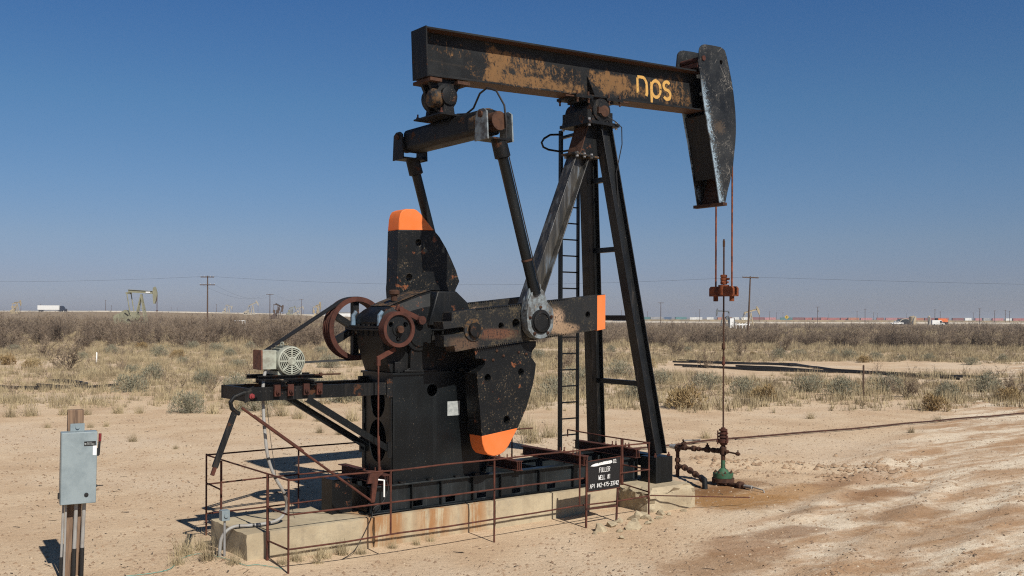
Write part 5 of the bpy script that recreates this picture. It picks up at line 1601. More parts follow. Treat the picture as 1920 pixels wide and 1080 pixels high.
def bush_segments(nst, nsub, ntw, h, spread, seed, twl=0.42):
    r = np.random.default_rng(seed)
    P0, P1, W0, W1, LV = [], [], [], [], []
    def seg(a, b, w0, w1, lv):
        P0.append(a); P1.append(b); W0.append(w0); W1.append(w1); LV.append(lv)
    for i in range(nst):
        az = r.uniform(0, 6.283)
        tilt = r.uniform(0.15, 1.05) * spread
        d = np.array([math.cos(az) * math.sin(tilt), math.sin(az) * math.sin(tilt), math.cos(tilt)])
        L = h * r.uniform(0.6, 1.05) * (0.8 + 0.3 * math.cos(tilt))
        p = np.array([r.normal(0, 0.08), r.normal(0, 0.08), -0.05])
        nseg = 4
        w = 0.030 * h / 2
        for s_ in range(nseg):
            d2 = d + r.normal(0, 0.22, 3) + np.array([0, 0, 0.06])
            d2 /= np.linalg.norm(d2)
            q = p + d2 * L / nseg
            q[2] = max(q[2], 0.04)
            seg(p, q, w, w * 0.72, 0)
            for j in range(nsub):
                if s_ == 0 and r.random() < 0.6: continue
                t = r.uniform(0.2, 1.0)
                a = p + (q - p) * t
                e = d2 + r.normal(0, 0.62, 3)
                e /= np.linalg.norm(e)
                if e[2] < -0.1: e[2] *= -0.6
                l2 = L * r.uniform(0.18, 0.40)
                b = a + e * l2
                b[2] = max(b[2], 0.05)
                seg(a, b, w * 0.42, w * 0.25, 1)
                for k in range(ntw):
                    t2 = r.uniform(0.25, 1.0)
                    a2 = a + (b - a) * t2
                    g = e + r.normal(0, 0.7, 3) + np.array([0, 0, 0.25])
                    g /= np.linalg.norm(g)
                    b2 = a2 + g * h * twl * r.uniform(0.3, 0.75) * 0.5
                    b2[2] = max(b2[2], 0.03)
                    seg(a2, b2, 0.0075 * h / 2 * 1.5, 0.003 * h / 2 * 1.5, 2)
            p, d = q, d2
            w *= 0.72
    return np.array(P0), np.array(P1), np.array(W0), np.array(W1), np.array(LV)

def bush_mesh(name, *a, **kw):
    P0, P1, W0, W1, LV = bush_segments(*a, **kw)
    v, f = ribbons((P0, P1, W0, W1))
    me = np_mesh(name, v, f, None)
    me.materials.append(MT['twig'])
    me.materials.append(MT['twig_dark'])
    me.polygons.foreach_set('material_index', np.where(LV == 0, 1, 0).astype(np.int32))
    return me

mesq = [bush_mesh('mesquite_bush', 9 + i % 3, 5, 8, 2.0, 1.0, 100 + i) for i in range(7)]
mesq_far = [bush_segments(6, 3, 4, 2.0, 1.0, 300 + i) for i in range(6)]

def leafy_mesh(name, n, rx, h, mats, seed, leaf=0.05, stems=40):
    r = np.random.default_rng(seed)
    # uneven dome made of several lobes
    lobes = [(r.uniform(-0.5, 0.5) * rx, r.uniform(-0.5, 0.5) * rx, r.uniform(0.4, 0.75) * rx, r.uniform(0.6, 1.0) * h) for _ in range(7)]
    P0, P1, W0, W1 = [], [], [], []
    for i in range(n):
        lx, ly, lr, lh = lobes[r.integers(len(lobes))]
        u = r.normal(size=3)
        u /= np.linalg.norm(u)
        u[2] = abs(u[2])
        rad = r.uniform(0.55, 1.0) ** 0.5
        p = np.array([lx + u[0] * lr * rad, ly + u[1] * lr * rad, u[2] * lh * rad + 0.02])
        d = u * 0.7 + r.normal(0, 0.5, 3) + np.array([0, 0, 0.5])
        d /= np.linalg.norm(d)
        l = leaf * r.uniform(0.8, 2.4)
        P0.append(p); P1.append(p + d * l); W0.append(leaf * r.uniform(0.12, 0.30)); W1.append(leaf * 0.06)
    for i in range(stems):
        u = r.normal(size=3)
        u[2] = abs(u[2]) + 0.3
        u /= np.linalg.norm(u)
        P0.append(np.array([0, 0, 0.0])); P1.append(u * np.array([rx * 0.8, rx * 0.8, h * 0.85])); W0.append(0.012); W1.append(0.005)
    v, f = ribbons((np.array(P0), np.array(P1), np.array(W0), np.array(W1)))
    me = np_mesh(name, v, f, mats)
    return me
sage = [leafy_mesh('saltbush', 1500, 0.8, 0.85, 'sage', 500 + i) for i in range(4)]
straw = [leafy_mesh('straw_shrub', 1100, 0.5, 0.6, 'sage_tan', 600 + i, 0.06) for i in range(3)]

def put(name, me, x, y, s, rz, label, cat, group, sz=1.0):
    o = bpy.data.objects.new(name, me)
    col.objects.link(o)
    o.location = (x, y, gz(x, y) - 0.02)
    o.scale = (s, s, s * sz)
    o.rotation_euler = (0, 0, rz)
    return tag(o, label, cat, group)

def from_px(px, py, h=3.38, hz=None):
    """ground spot under a sight line; py is measured on the 1920-wide frame"""
    a = (px - 960) / 1866.7
    hzz = 595 + (px - 960) * 0.0035
    D = h * 1866.7 / max(py - hzz, 2.0)
    for _ in range(6):
        x, y = W(a * D, D)
        D = (h - gz(x, y)) * 1866.7 / max(py - hzz, 2.0)
    return W(a * D, D)

# nearest bare bushes standing apart from the thicket
apart = [(128, 695, 1.9), (85, 672, 1.8), (45, 640, 1.9), (350, 650, 1.7), (1060, 690, 1.5), (1270, 665, 1.5), (1320, 690, 1.2), (640, 672, 1.3), (1700, 745, 1.1), (560, 655, 1.6), (380, 640, 1.8), (1905, 745, 1.0), (1240, 650, 1.6), (1390, 668, 1.7), (1470, 660, 1.7)]
bush_n = 0
for i, (px, py, hh) in enumerate(apart):
    x, y = from_px(px, py)
    put('mesquite_bush', mesq[i % 7], x, y, hh / 2.0, i * 1.3, 'bare grey brown mesquite bush standing in dry grass in front of the thicket', 'bush', 'bare bushes in front of the thicket')
# thicket: random positions by distance
def scatter(n, D0, D1, half=0.60, seed=1, power=1.0):
    r = np.random.default_rng(seed)
    u = r.uniform(0, 1, n)
    D = np.sqrt(D0 * D0 + u * (D1 * D1 - D0 * D0)) if power == 1.0 else D0 + (D1 - D0) * u ** power
    X = r.uniform(-half, half, n) * D
    return CAM[0] + X * CS + D * SN, CAM[1] - X * SN + D * CS, X, D
x, y, X, D = scatter(4300, 78, 340, 0.60, 5)
front = 92 + 20 * sstep(-0.3, 0.1, X / D) + 7 * wob(x, y, 0.12)
clear = wob(x, y, 0.035) + 0.5 * wob(x + 50, y, 0.09)
keep = (D > front) & ((clear > -0.25) | (D < 112)) & (wob(x + 7, y, 0.3) > -0.75)
x, y, X, D = x[keep], y[keep], X[keep], D[keep]
order = np.argsort(D)
x, y, X, D = x[order], y[order], X[order], D[order]
r = np.random.default_rng(77)
vis = np.abs(X / D) < 0.545
near_i = np.nonzero(vis)[0][:270]
near_set = np.zeros(len(x), bool)
near_set[near_i] = True
for k, i in enumerate(near_i):
    put('mesquite_bush', mesq[k % 7], float(x[i]), float(y[i]), float(r.uniform(0.72, 1.12) + (0.10 if X[i] < 0 else -0.04)), float(r.uniform(0, 6.28)), 'bare grey brown mesquite bush along the front of the thicket', 'bush', 'bare bushes of the thicket front')
def joined(segs_list, xs, ys, scs, seed, widen=1.0):
    r = np.random.default_rng(seed)
    A0, A1, B0, B1 = [], [], [], []
    zs = ground_z(xs, ys)
    for i in range(len(xs)):
        P0, P1, W0, W1, LV = segs_list[i % len(segs_list)]
        a = r.uniform(0, 6.28)
        M = np.array([[math.cos(a), -math.sin(a), 0], [math.sin(a), math.cos(a), 0], [0, 0, 1]]) * scs[i]
        t = np.array([xs[i], ys[i], zs[i]])
        A0.append(P0 @ M.T + t); A1.append(P1 @ M.T + t); B0.append(W0 * scs[i] * widen); B1.append(W1 * scs[i] * widen)
    return ribbons((np.concatenate(A0), np.concatenate(A1), np.concatenate(B0), np.concatenate(B1)))
rest = ~near_set
def thin_out(sg, k):
    P0_, P1_, W0_, W1_, LV_ = sg
    m = (LV_ < 2) | (np.arange(len(LV_)) % k == 0)
    return P0_[m], P1_[m], W0_[m], W1_[m], LV_[m]
sc_ = 0.5 + 0.75 * r.uniform(0, 1, rest.sum()) ** 1.5
xr, yr, Dr = x[rest], y[rest], D[rest]
nr = Dr < 165
v1, f1 = joined(mesq_far, xr[nr], yr[nr], sc_[nr], 9, 1.4)
v2, f2 = joined([thin_out(sg, 3) for sg in mesq_far], xr[~nr], yr[~nr], sc_[~nr], 19, 2.0)
v, f = np.concatenate([v1, v2]), np.concatenate([f1, f2 + len(v1)])
th = np_obj('mesquite_thicket', v, f, 'twig')
tag(th, 'wide grey brown thicket of bare bushes stretching back behind its front row', 'thicket', kind='stuff')
x2, y2, X2, D2 = scatter(1100, 330, 900, 0.60, 6, 0.8)
small = [tuple(a[::3] if i < 5 else a for i, a in enumerate(sg)) for sg in mesq_far]
v, f = joined(small, x2, y2, r.uniform(0.45, 0.8, len(x2)), 10, 2.6)
tag(np_obj('distant_scrub', v, f, 'twig'), 'low dark scrub on the far plain beyond the thicket', 'scrub', kind='stuff')

# grey-green and straw shrubs
shr = [(700, 668, 1.2, 0), (620, 690, 1.2, 0), (500, 700, 1.3, 0), (250, 735, 1.1, 0), (380, 722, 1.0, 0), (440, 735, 1.1, 0), (1160, 705, 1.2, 0), (1080, 720, 1.2, 0), (1240, 720, 1.0, 0), (1330, 730, 1.1, 0), (1400, 740, 1.0, 0), (1520, 735, 1.1, 0), (1580, 742, 1.1, 0), (1660, 735, 1.1, 0), (1840, 735, 1.2, 0), (1040, 745, 1.2, 0), (1200, 748, 1.1, 0), (590, 740, 1.2, 0), (540, 760, 1.1, 0), (480, 770, 0.9, 0), (1780, 748, 1.0, 0), (640, 755, 1.1, 0), (880, 680, 1.2, 0), (1010, 672, 1.1, 0),
       (430, 668, 0.9, 0), (300, 668, 1.15, 0), (215, 664, 1.0, 0), (405, 660, 1.1, 0), (290, 712, 1.15, 0), (355, 775, 1.0, 0), (1460, 672, 1.15, 0), (1500, 668, 0.9, 0), (1590, 672, 1.1, 0), (1640, 674, 0.9, 0), (1740, 676, 0.8, 0), (1820, 684, 0.8, 0),
       (345, 682, 0.7, 0), (30, 660, 0.9, 0), (155, 675, 0.8, 0), (450, 690, 0.8, 0), (530, 668, 0.9, 0), (600, 664, 0.9, 0), (1560, 668, 0.9, 0), (1690, 676, 0.7, 0), (1880, 678, 0.8, 0), (250, 700, 0.7, 0), (1150, 660, 0.9, 0), (1290, 660, 0.8, 0), (470, 655, 1.0, 0), (360, 655, 1.0, 0),
       (335, 672, 0.9, 1), (1285, 765, 1.15, 1), (1385, 665, 0.6, 1), (1412, 668, 0.6, 1), (10, 684, 1.0, 1), (265, 655, 0.9, 1), (1435, 752, 0.9, 1), (1620, 680, 0.8, 1), (1215, 690, 0.9, 1), (1750, 770, 0.8, 1), (60, 690, 0.8, 1), (1890, 752, 0.8, 1)]
for i, (px, py, s, kd) in enumerate(shr):
    x, y = from_px(px, py)
    if kd == 0:
        put('saltbush', sage[i % 4], x, y, s, i * 0.9, 'rounded grey green saltbush on the sand before the thicket', 'shrub', 'grey green shrubs')
    else:
        put('straw_shrub', straw[i % 3], x, y, s * 1.3, i * 0.9, 'small straw orange shrub on the sand before the thicket', 'shrub', 'straw orange shrubs')

# dry grass: clumped tufts of thin blades
def tufts(xs, ys, hs, nb, seed, w=0.006, spread=0.16):
    r = np.random.default_rng(seed)
    n = len(xs)
    N = n * nb
    bx = np.repeat(xs, nb) + r.normal(0, 1, N) * np.repeat(hs, nb) * spread
    by = np.repeat(ys, nb) + r.normal(0, 1, N) * np.repeat(hs, nb) * spread
    bz = ground_z(bx, by) - 0.01
    h = np.repeat(hs, nb) * r.uniform(0.35, 1.1, N)
    a = r.uniform(0, 6.28, N)
    t = np.abs(r.normal(0, 0.42, N))
    tip = np.stack([bx + np.cos(a) * np.sin(t) * h, by + np.sin(a) * np.sin(t) * h, bz + np.cos(t) * h], -1)
    s = np.stack([-np.sin(a + 0.8), np.cos(a + 0.8), np.zeros(N)], -1) * (w * r.uniform(0.6, 1.5, N))[:, None]
    b = np.stack([bx, by, bz], -1)
    v = np.stack([b - s, b + s, tip], 1).reshape(-1, 3)
    return v, np.arange(N * 3).reshape(-1, 3)
xc, yc_, Xc, Dc = scatter(9000, 30, 122, 0.58, 21)
nt = r.integers(3, 9, len(xc))
cr_ = r.uniform(0.15, 0.75, len(xc))
x = np.repeat(xc, nt) + r.normal(0, 1, nt.sum()) * np.repeat(cr_, nt)
y = np.repeat(yc_, nt) + r.normal(0, 1, nt.sum()) * np.repeat(cr_, nt)
X = (x - CAM[0]) * CS - (y - CAM[1]) * SN
D = (x - CAM[0]) * SN + (y - CAM[1]) * CS
py = 595 + (3.38 - ground_z(x, y)) * 1866.7 / D
pxx = 960 + 1866.7 * X / D
dens = wob(x, y, 0.16) * 0.55 + wob(x + 30, y - 12, 0.45) * 0.45
strip = ((pxx > 1250) & (py > 676) & (py < 700)).astype(float)          # bare strip with the poly pipes
bare_left = np.where(pxx < 1150, sstep(742, 800, py), 0.0)
bare_right = np.where(pxx >= 1150, sstep(745, 792, py), 0.0)
keep = dens - strip * 0.8 - (bare_left + bare_right) * 1.05 + 0.24 > r.uniform(-0.25, 0.35, len(x))
xg, yg, Dg = x[keep], y[keep], D[keep]
v, f = tufts(xg, yg, 0.20 + 0.45 * r.uniform(0, 1, len(xg)) ** 1.6, 20, 31, 0.0105, 0.24)
tag(np_obj('dry_grass', v, f, 'grass'), 'straw coloured dry grass in uneven clumps between sand and thicket', 'grass', kind='stuff')
x, y, X, D = scatter(12000, 100, 360, 0.58, 23)
v, f = tufts(x, y, 0.3 + 0.8 * r.uniform(0, 1, len(x)) ** 1.5, 13, 33, 0.035, 0.7)
tag(np_obj('thicket_grass', v, f, 'grass_far'), 'dull dry grass under the bushes of the thicket', 'grass', kind='stuff')
# low brown dead brush woven into the grass
xb, yb, Xb, Db = scatter(950, 42, 112, 0.58, 71)
kb = (wob(xb, yb, 0.16) + r.normal(0, 0.3, len(xb)) > -0.15) & ~((960 + 1866.7 * Xb / Db > 1250) & (Db > 60) & (Db < 78))
xb, yb = xb[kb], yb[kb]
v, f = joined([bush_segments(8, 2, 3, 0.8, 1.15, 900 + i) for i in range(4)], xb, yb, r.uniform(0.45, 1.15, len(xb)), 72, 1.6)
tag(np_obj('dead_brush', v, f, 'twig'), 'low brown dead brush woven through the dry grass', 'brush', kind='stuff')
# separate tufts that can be told apart near the pad and the box
tuft_me = []
for i in range(4):
    rr2 = np.random.default_rng(800 + i)
    N = 150
    a = rr2.uniform(0, 6.28, N)
    t = np.abs(rr2.normal(0, 0.55, N))
    h = rr2.uniform(0.3, 1.0, N)
    b = np.stack([rr2.normal(0, 0.16, N), rr2.normal(0, 0.16, N), np.full(N, -0.02)], -1)
    tip = b + np.stack([np.cos(a) * np.sin(t) * h, np.sin(a) * np.sin(t) * h, np.cos(t) * h], -1)
    s = np.stack([-np.sin(a + 0.8), np.cos(a + 0.8), np.zeros(N)], -1) * 0.012
    tuft_me.append(np_mesh('grass_tuft', np.stack([b - s, b + s, tip], 1).reshape(-1, 3), np.arange(N * 3).reshape(-1, 3), 'grass'))
tf = [(-0.75, 1.75, 0.45, 'pale dry grass tuft beside the end of the concrete pad'), (-0.62, 1.2, 0.4, 'pale dry grass tuft beside the end of the concrete pad'), (-1.0, 1.3, 0.3, 'pale dry grass tuft beside the end of the concrete pad'), (-0.45, 1.9, 0.35, 'pale dry grass tuft beside the end of the concrete pad'), (-0.42, 0.75, 0.3, 'pale dry grass tuft beside the end of the concrete pad'),
      (0.35, 0.5, 0.3, None), (0.75, 0.55, 0.36, None), (1.1, 0.6, 0.34, None), (1.35, 0.5, 0.25, None), (0.1, 0.4, 0.22, None), (1.9, 0.6, 0.22, None), (2.3, 0.55, 0.2, None), (2.6, 0.62, 0.2, None), (0.55, 0.3, 0.2, None)]
for i, (x_, y_, s, lb) in enumerate(tf):
    put('grass_tuft', tuft_me[i % 4], x_, y_, s, i * 1.7, lb or 'dry grass tuft growing along the foot of the concrete pad', 'grass', 'tufts at the pad end' if lb else 'tufts along the pad foot')
for i, (px, py, s) in enumerate([(222, 775, 0.6), (262, 775, 0.45), (60, 780, 0.7), (120, 778, 0.6), (160, 778, 0.5), (20, 782, 0.6), (400, 776, 0.7), (450, 770, 0.7), (530, 780, 0.7), (560, 785, 0.6), (600, 790, 0.5), (500, 782, 0.6), (640, 815, 0.4), (600, 812, 0.35), (1000, 830, 0.8), (985, 815, 0.8), (1030, 820, 0.7), (250, 828, 0.35), (1325, 822, 0.4), (200, 800, 0.3), (90, 802, 0.28), (170, 802, 0.28), (1300, 832, 0.2), (1710, 812, 0.3), (1760, 790, 0.35), (1520, 785, 0.4), (330, 842, 0.2), (660, 790, 0.7), (690, 770, 0.8)]):
    x_, y_ = from_px(px, py)
    put('grass_tuft', tuft_me[i % 4], x_, y_, s, i * 1.1, 'lone dry grass tuft on the open sand', 'grass', 'lone tufts on the open sand')

# pebbles, clods and litter twigs
def pebble_field(n, seed, mat, smin, smax, name, label):
    r = np.random.default_rng(seed)
    u = r.uniform(0, 1, n)
    D = 11.5 + 34 * u ** 1.6
    X = r.uniform(-0.58, 0.58, n) * D
    x = CAM[0] + X * CS + D * SN
    y = CAM[1] - X * SN + D * CS
    k = ~((x > -0.35) & (x < 7.95) & (y > -0.0) & (y < 2.9)) & (wob(x, y, 0.4) + r.normal(0, 0.4, n) > -0.2)
    x, y = x[k], y[k]
    n = len(x)
    s = smin + (smax - smin) * r.uniform(0, 1, n) ** 3
    base = np.array([(1, 0, 0), (0.3, 0.8, 0.1), (-0.7, 0.6, 0), (-0.9, -0.4, 0.05), (0.1, -0.9, 0), (0.1, 0.0, 0.75), (0.0, 0.1, -0.4)])
    fc = np.array([(0, 1, 5), (1, 2, 5), (2, 3, 5), (3, 4, 5), (4, 0, 5)])
    a = r.uniform(0, 6.28, n)
    ca, sa = np.cos(a), np.sin(a)
    jit = r.uniform(0.7, 1.3, (n, 7, 3))
    bb = base[None] * jit
    vx = (bb[..., 0] * ca[:, None] - bb[..., 1] * sa[:, None]) * s[:, None] + x[:, None]
    vy = (bb[..., 0] * sa[:, None] + bb[..., 1] * ca[:, None]) * s[:, None] * 0.9 + y[:, None]
    vz = bb[..., 2] * s[:, None] + ground_z(x, y)[:, None] - 0.002
    v = np.stack([vx, vy, vz], -1).reshape(-1, 3)
    f = (fc[None] + (np.arange(n) * 7)[:, None, None]).reshape(-1, 3)
    tag(np_obj(name, v, f, mat), label, 'gravel', kind='stuff')
MT['pebble'] = m_veg('brown_pebble', (0.33, 0.23, 0.15), (0.20, 0.135, 0.09), 3.0)
MT['pebble_pale'] = m_veg('pale_pebble', (0.52, 0.43, 0.32), (0.40, 0.31, 0.22), 3.0)
MT['litter'] = m_veg('dark_litter', (0.04, 0.033, 0.028), (0.07, 0.055, 0.045), 3.0)
pebble_field(46000, 41, 'pebble', 0.007, 0.038, 'pebbles', 'small brown pebbles strewn over the sand')
pebble_field(6000, 42, 'pebble_pale', 0.005, 0.026, 'pale_gravel', 'small pale stones strewn over the sand')
pebble_field(16000, 43, 'litter', 0.004, 0.018, 'dark_crumbs', 'fine dark crumbs of soil and litter on the sand')
def litter(n, seed):
    r = np.random.default_rng(seed)
    D = 12 + 30 * r.uniform(0, 1, n) ** 1.5
    X = r.uniform(-0.58, 0.58, n) * D
    x = CAM[0] + X * CS + D * SN
    y = CAM[1] - X * SN + D * CS
    k = ~((x > -0.35) & (x < 7.95) & (y > -0.1) & (y < 2.9))
    x, y = x[k], y[k]
    n = len(x)
    a = r.uniform(0, 6.28, n)
    l = 0.03 + 0.14 * r.uniform(0, 1, n) ** 5
    z = ground_z(x, y)
    p0 = np.stack([x, y, z + 0.008], -1)
    p1 = p0 + np.stack([np.cos(a) * l, np.sin(a) * l, r.uniform(0, 0.03, n)], -1)
    v, f = ribbons((p0, p1, r.uniform(0.003, 0.010, n), r.uniform(0.002, 0.006, n)))
    tag(np_obj('twig_litter', v, f, 'litter'), 'scattered dark twig litter on the sand', 'litter', kind='stuff')
litter(1500, 51)
# churned clods along the ruts
cl_x, cl_y, cl_s = [], [], []
r = np.random.default_rng(61)
for (ax, ay, bx, by, n, wd) in ((12.3, 4.2, 14.6, 0.2, 260, 0.30), (11.3, 2.6, 14.0, -0.8, 120, 0.30), (13.2, 0.6, 16.0, 1.2, 120, 0.4)):
    t = r.uniform(0, 1, n)
    cl_x.append(ax + (bx - ax) * t + r.normal(0, wd, n)); cl_y.append(ay + (by - ay) * t + r.normal(0, wd, n)); cl_s.append(0.02 + 0.07 * r.uniform(0, 1, n) ** 2.5)
cl_x, cl_y, cl_s = map(np.concatenate, (cl_x, cl_y, cl_s))
base = np.array([(1, 0, 0), (0.3, 0.8, 0.1), (-0.7, 0.6, 0), (-0.9, -0.4, 0.05), (0.1, -0.9, 0), (0.5, 0.2, 0.7), (-0.3, 0.1, 0.8)])
fc = np.array([(0, 1, 5), (1, 6, 5), (1, 2, 6), (2, 3, 6), (3, 4, 6), (4, 5, 6), (4, 0, 5)])
bb = base[None] * r.uniform(0.7, 1.3, (len(cl_x), 7, 3)) * cl_s[:, None, None]
v = (bb + np.stack([cl_x, cl_y, ground_z(cl_x, cl_y)], -1)[:, None]).reshape(-1, 3)
MT['clod'] = m_veg('brown_clod', (0.36, 0.25, 0.16), (0.27, 0.18, 0.115), 2.0)
tag(np_obj('dirt_clods', v, (fc[None] + (np.arange(len(cl_x)) * 7)[:, None, None]).reshape(-1, 3), 'clod'), 'ridge of churned brown clods to the right of the wellhead', 'soil', kind='stuff')

# ================================================================== POLY PIPES AND STAKES
def pipe_px(pts, r, label, group, mat='poly'):
    q = [from_px(px, py) for px, py in pts]
    return ground_line('poly_pipe', q, r, mat, label, 'pipe', 0.02, group, 6, 4)
lay = 'black poly pipe in the long bundle lying on the sand before the thicket'
for pts in ([(1268, 676), (1330, 680), (1420, 683), (1480, 684), (1530, 691), (1600, 698), (1700, 703), (1780, 707), (1850, 711)],
            [(1262, 680), (1350, 683), (1450, 685), (1510, 689), (1560, 695), (1640, 700), (1720, 706), (1810, 710)],
            [(1280, 689), (1360, 691), (1440, 693), (1520, 697), (1620, 701), (1700, 708), (1760, 710), (1800, 713)],
            [(1265, 686), (1340, 690), (1420, 696), (1500, 698), (1600, 700), (1690, 705), (1790, 709)],
            [(1380, 688), (1470, 692), (1560, 699), (1660, 703), (1740, 710)]):
    pipe_px(pts, 0.06, lay, 'black poly pipes of the bundle')
layl = 'black poly pipe coiled loosely on the sand beyond the electrical box'
for pts in ([(8, 729), (60, 729), (110, 728), (160, 724), (150, 719), (110, 716), (92, 717)], [(70, 724), (110, 727), (150, 729), (190, 727), (228, 724)], [(0, 727), (30, 730), (80, 731), (120, 730), (150, 726), (164, 722), (130, 720), (95, 718)]):
    pipe_px(pts, 0.06, layl, 'loose black poly pipes')
MT['stake_white'] = MT['white']
for px, py, h, mat, lb in ((1464, 657, 0.9, 'conduit', 'pale marker stake standing in front of the thicket beyond the wellhead'), (1619, 742, 1.3, 'pole_wood', 'thin brown steel stake standing in the dry grass'), (181, 682, 0.75, 'white', 'white marker stake beside a bare bush')):
    x_, y_ = from_px(px, py)
    o = part('marker_stake', MB().bar((x_, y_, gz(x_, y_) - 0.1), (x_ + 0.02, y_, gz(x_, y_) + h), 0.05, 0.07).lathe((x_ + 0.02, y_, gz(x_, y_) + h), (0, 0, 1), [(0.04, 0), (0.02, 0.04)], 6), mat)
    tag(o, lb, 'stake')

# ================================================================== POWER LINES
def pole_proto(h, arms, mat='pole_wood', r=0.16):
    o = thing('power_pole', (0, 0, 0), 'x', 'pole')
    part('shaft', MB().tube([(0, 0, -1), (0, 0, h * 0.5), (0, 0, h)], [r, r * 0.85, r * 0.65], 10), mat, o, local=True)
    for dz, w in arms:
        a = part('crossarm', MB().box(-w, w, -0.22, -0.10, h - dz - 0.08, h - dz + 0.08), mat, o, local=True)
        m = MB()
        for sx in (-0.95, -0.45, 0.45, 0.95):
            m.lathe((sx * w, -0.16, h - dz + 0.08), (0, 0, 1), [(0.04, 0), (0.06, 0.06), (0.03, 0.16)], 8)
        part('insulators', m, 'galv', a, local=True)
    return o
def place_pole(o, px, top_py, h, label, group=None, rot=None, lean=0.0, D=None):
    a = (px - 960) / 1866.7
    hzz = 595 + (px - 960) * 0.0035
    if D is None:
        D = 200.0
        for _ in range(30):
            x_, y_ = W(a * D, D)
            D = 0.5 * D + 0.5 * max((gz(x_, y_) + h - 3.38) * 1866.7 / (hzz - top_py), 20)
    x_, y_ = W(a * D, D)
    o.location = (x_, y_, gz(x_, y_))
    o.rotation_euler = (0, lean, -YAW + (rot or 0))
    tag(o, label, 'pole', group)
    return Vector((x_, y_, gz(x_, y_) + h))
H = 10.0
big = pole_proto(H, [(0.25, 1.25), (1.7, 1.4)])
t389 = place_pole(big, 389, 517, H, 'tall brown wooden power pole with two crossarms left of the black pumpjack')
one = pole_proto(H, [(0.2, 1.25)])
t1402 = place_pole(one, 1402, 518, H, 'tall brown wooden power pole with one crossarm right of the carrier bar', lean=R(2.2))
thin = pole_proto(H, [(0.2, 1.3)], r=0.17)
tops = []
for i, (px, ty, lb) in enumerate([(506, 551, 'dark power pole with one crossarm, second of the line running back past the far pumpjacks'), (565, 561, 'dark power pole with one crossarm, third of the line running back past the far pumpjacks'), (1239, 567, 'dark power pole with one crossarm beyond the front leg of the black pumpjack'), (1533, 575, 'dark power pole carrying a transformer beyond the thicket')]):
    o = thin if i == 0 else copy_tree(thin)
    tops.append(place_pole(o, px, ty, H, lb))
    if i == 3:
        part('transformer', MB().lathe((0.35, -0.25, 7.2), (0, 0, 1), [(0.25, 0), (0.28, 0.05), (0.28, 0.9), (0.2, 1.0)], 12), 'galv', o, local=True)
bare = pole_proto(H, [(0.3, 0.9)], r=0.22)
fars = [(1607, 583), (1622, 579), (1638, 586), (1753, 580), (1763, 584), (1837, 578), (1865, 582), (1885, 581), (1893, 583), (1825, 586), (1312, 580), (1305, 586), (1214, 584), (1165, 582), (1443, 584), (1456, 586), (1468, 585), (406, 570), (600, 566), (586, 577), (545, 580), (198, 563), (209, 572), (76, 570), (470, 578), (620, 571), (430, 580), (333, 577), (321, 576), (1553, 588), (1645, 587), (1700, 588)]
for i, (px, ty) in enumerate(fars):
    o = bare if i == 0 else copy_tree(bare)
    o.name = 'power_pole'
    place_pole(o, px, ty, H, 'thin distant power pole standing on the far plain', 'distant power poles')
def wire(a, b, sag, label, grp, r=0.013, n=16):
    pts = []
    for k in range(n + 1):
        t = k / n
        p = a.lerp(b, t)
        p.z -= sag * 4 * t * (1 - t)
        pts.append(p)
    o = part('power_wire', MB().tube(pts, r, 5, False), 'cable_black')
    tag(o, label, 'wire', grp)
ofs = Vector((CS, -SN, 0))
lw = Vector((*W(-0.21 * 0 - 150, 205), 0)); lw.z = 11.6
rw = Vector((*W(132, 150), 0)); rw.z = 8.0
dz = Vector((0, 0, -0.1))
wire(t389 + dz, t1402 + dz, 1.4, 'single thin power wire hanging between the two tall poles behind the black pumpjack', None)
wire(lw, t389 + dz, 1.2, 'thin power wire running out of view from the pole with two crossarms', None)
wire(t1402 + dz, rw, 0.3, 'thin power wire running out of view from the tall pole by the carrier bar', None)
for s_ in (-1.2, 1.2):
    wire(t389 + ofs * s_ + Vector((0, 0, -1.6)), tops[0] + ofs * s_ + dz, 2.2, 'thin sagging wire between the two-crossarm pole and the dark pole behind it', 'wires of the line running back', 0.011)
    wire(tops[0] + ofs * s_ + dz, tops[1] + ofs * s_ + dz, 1.5, 'thin sagging wire between the second and third poles running back', 'wires of the line running back, far span', 0.011)

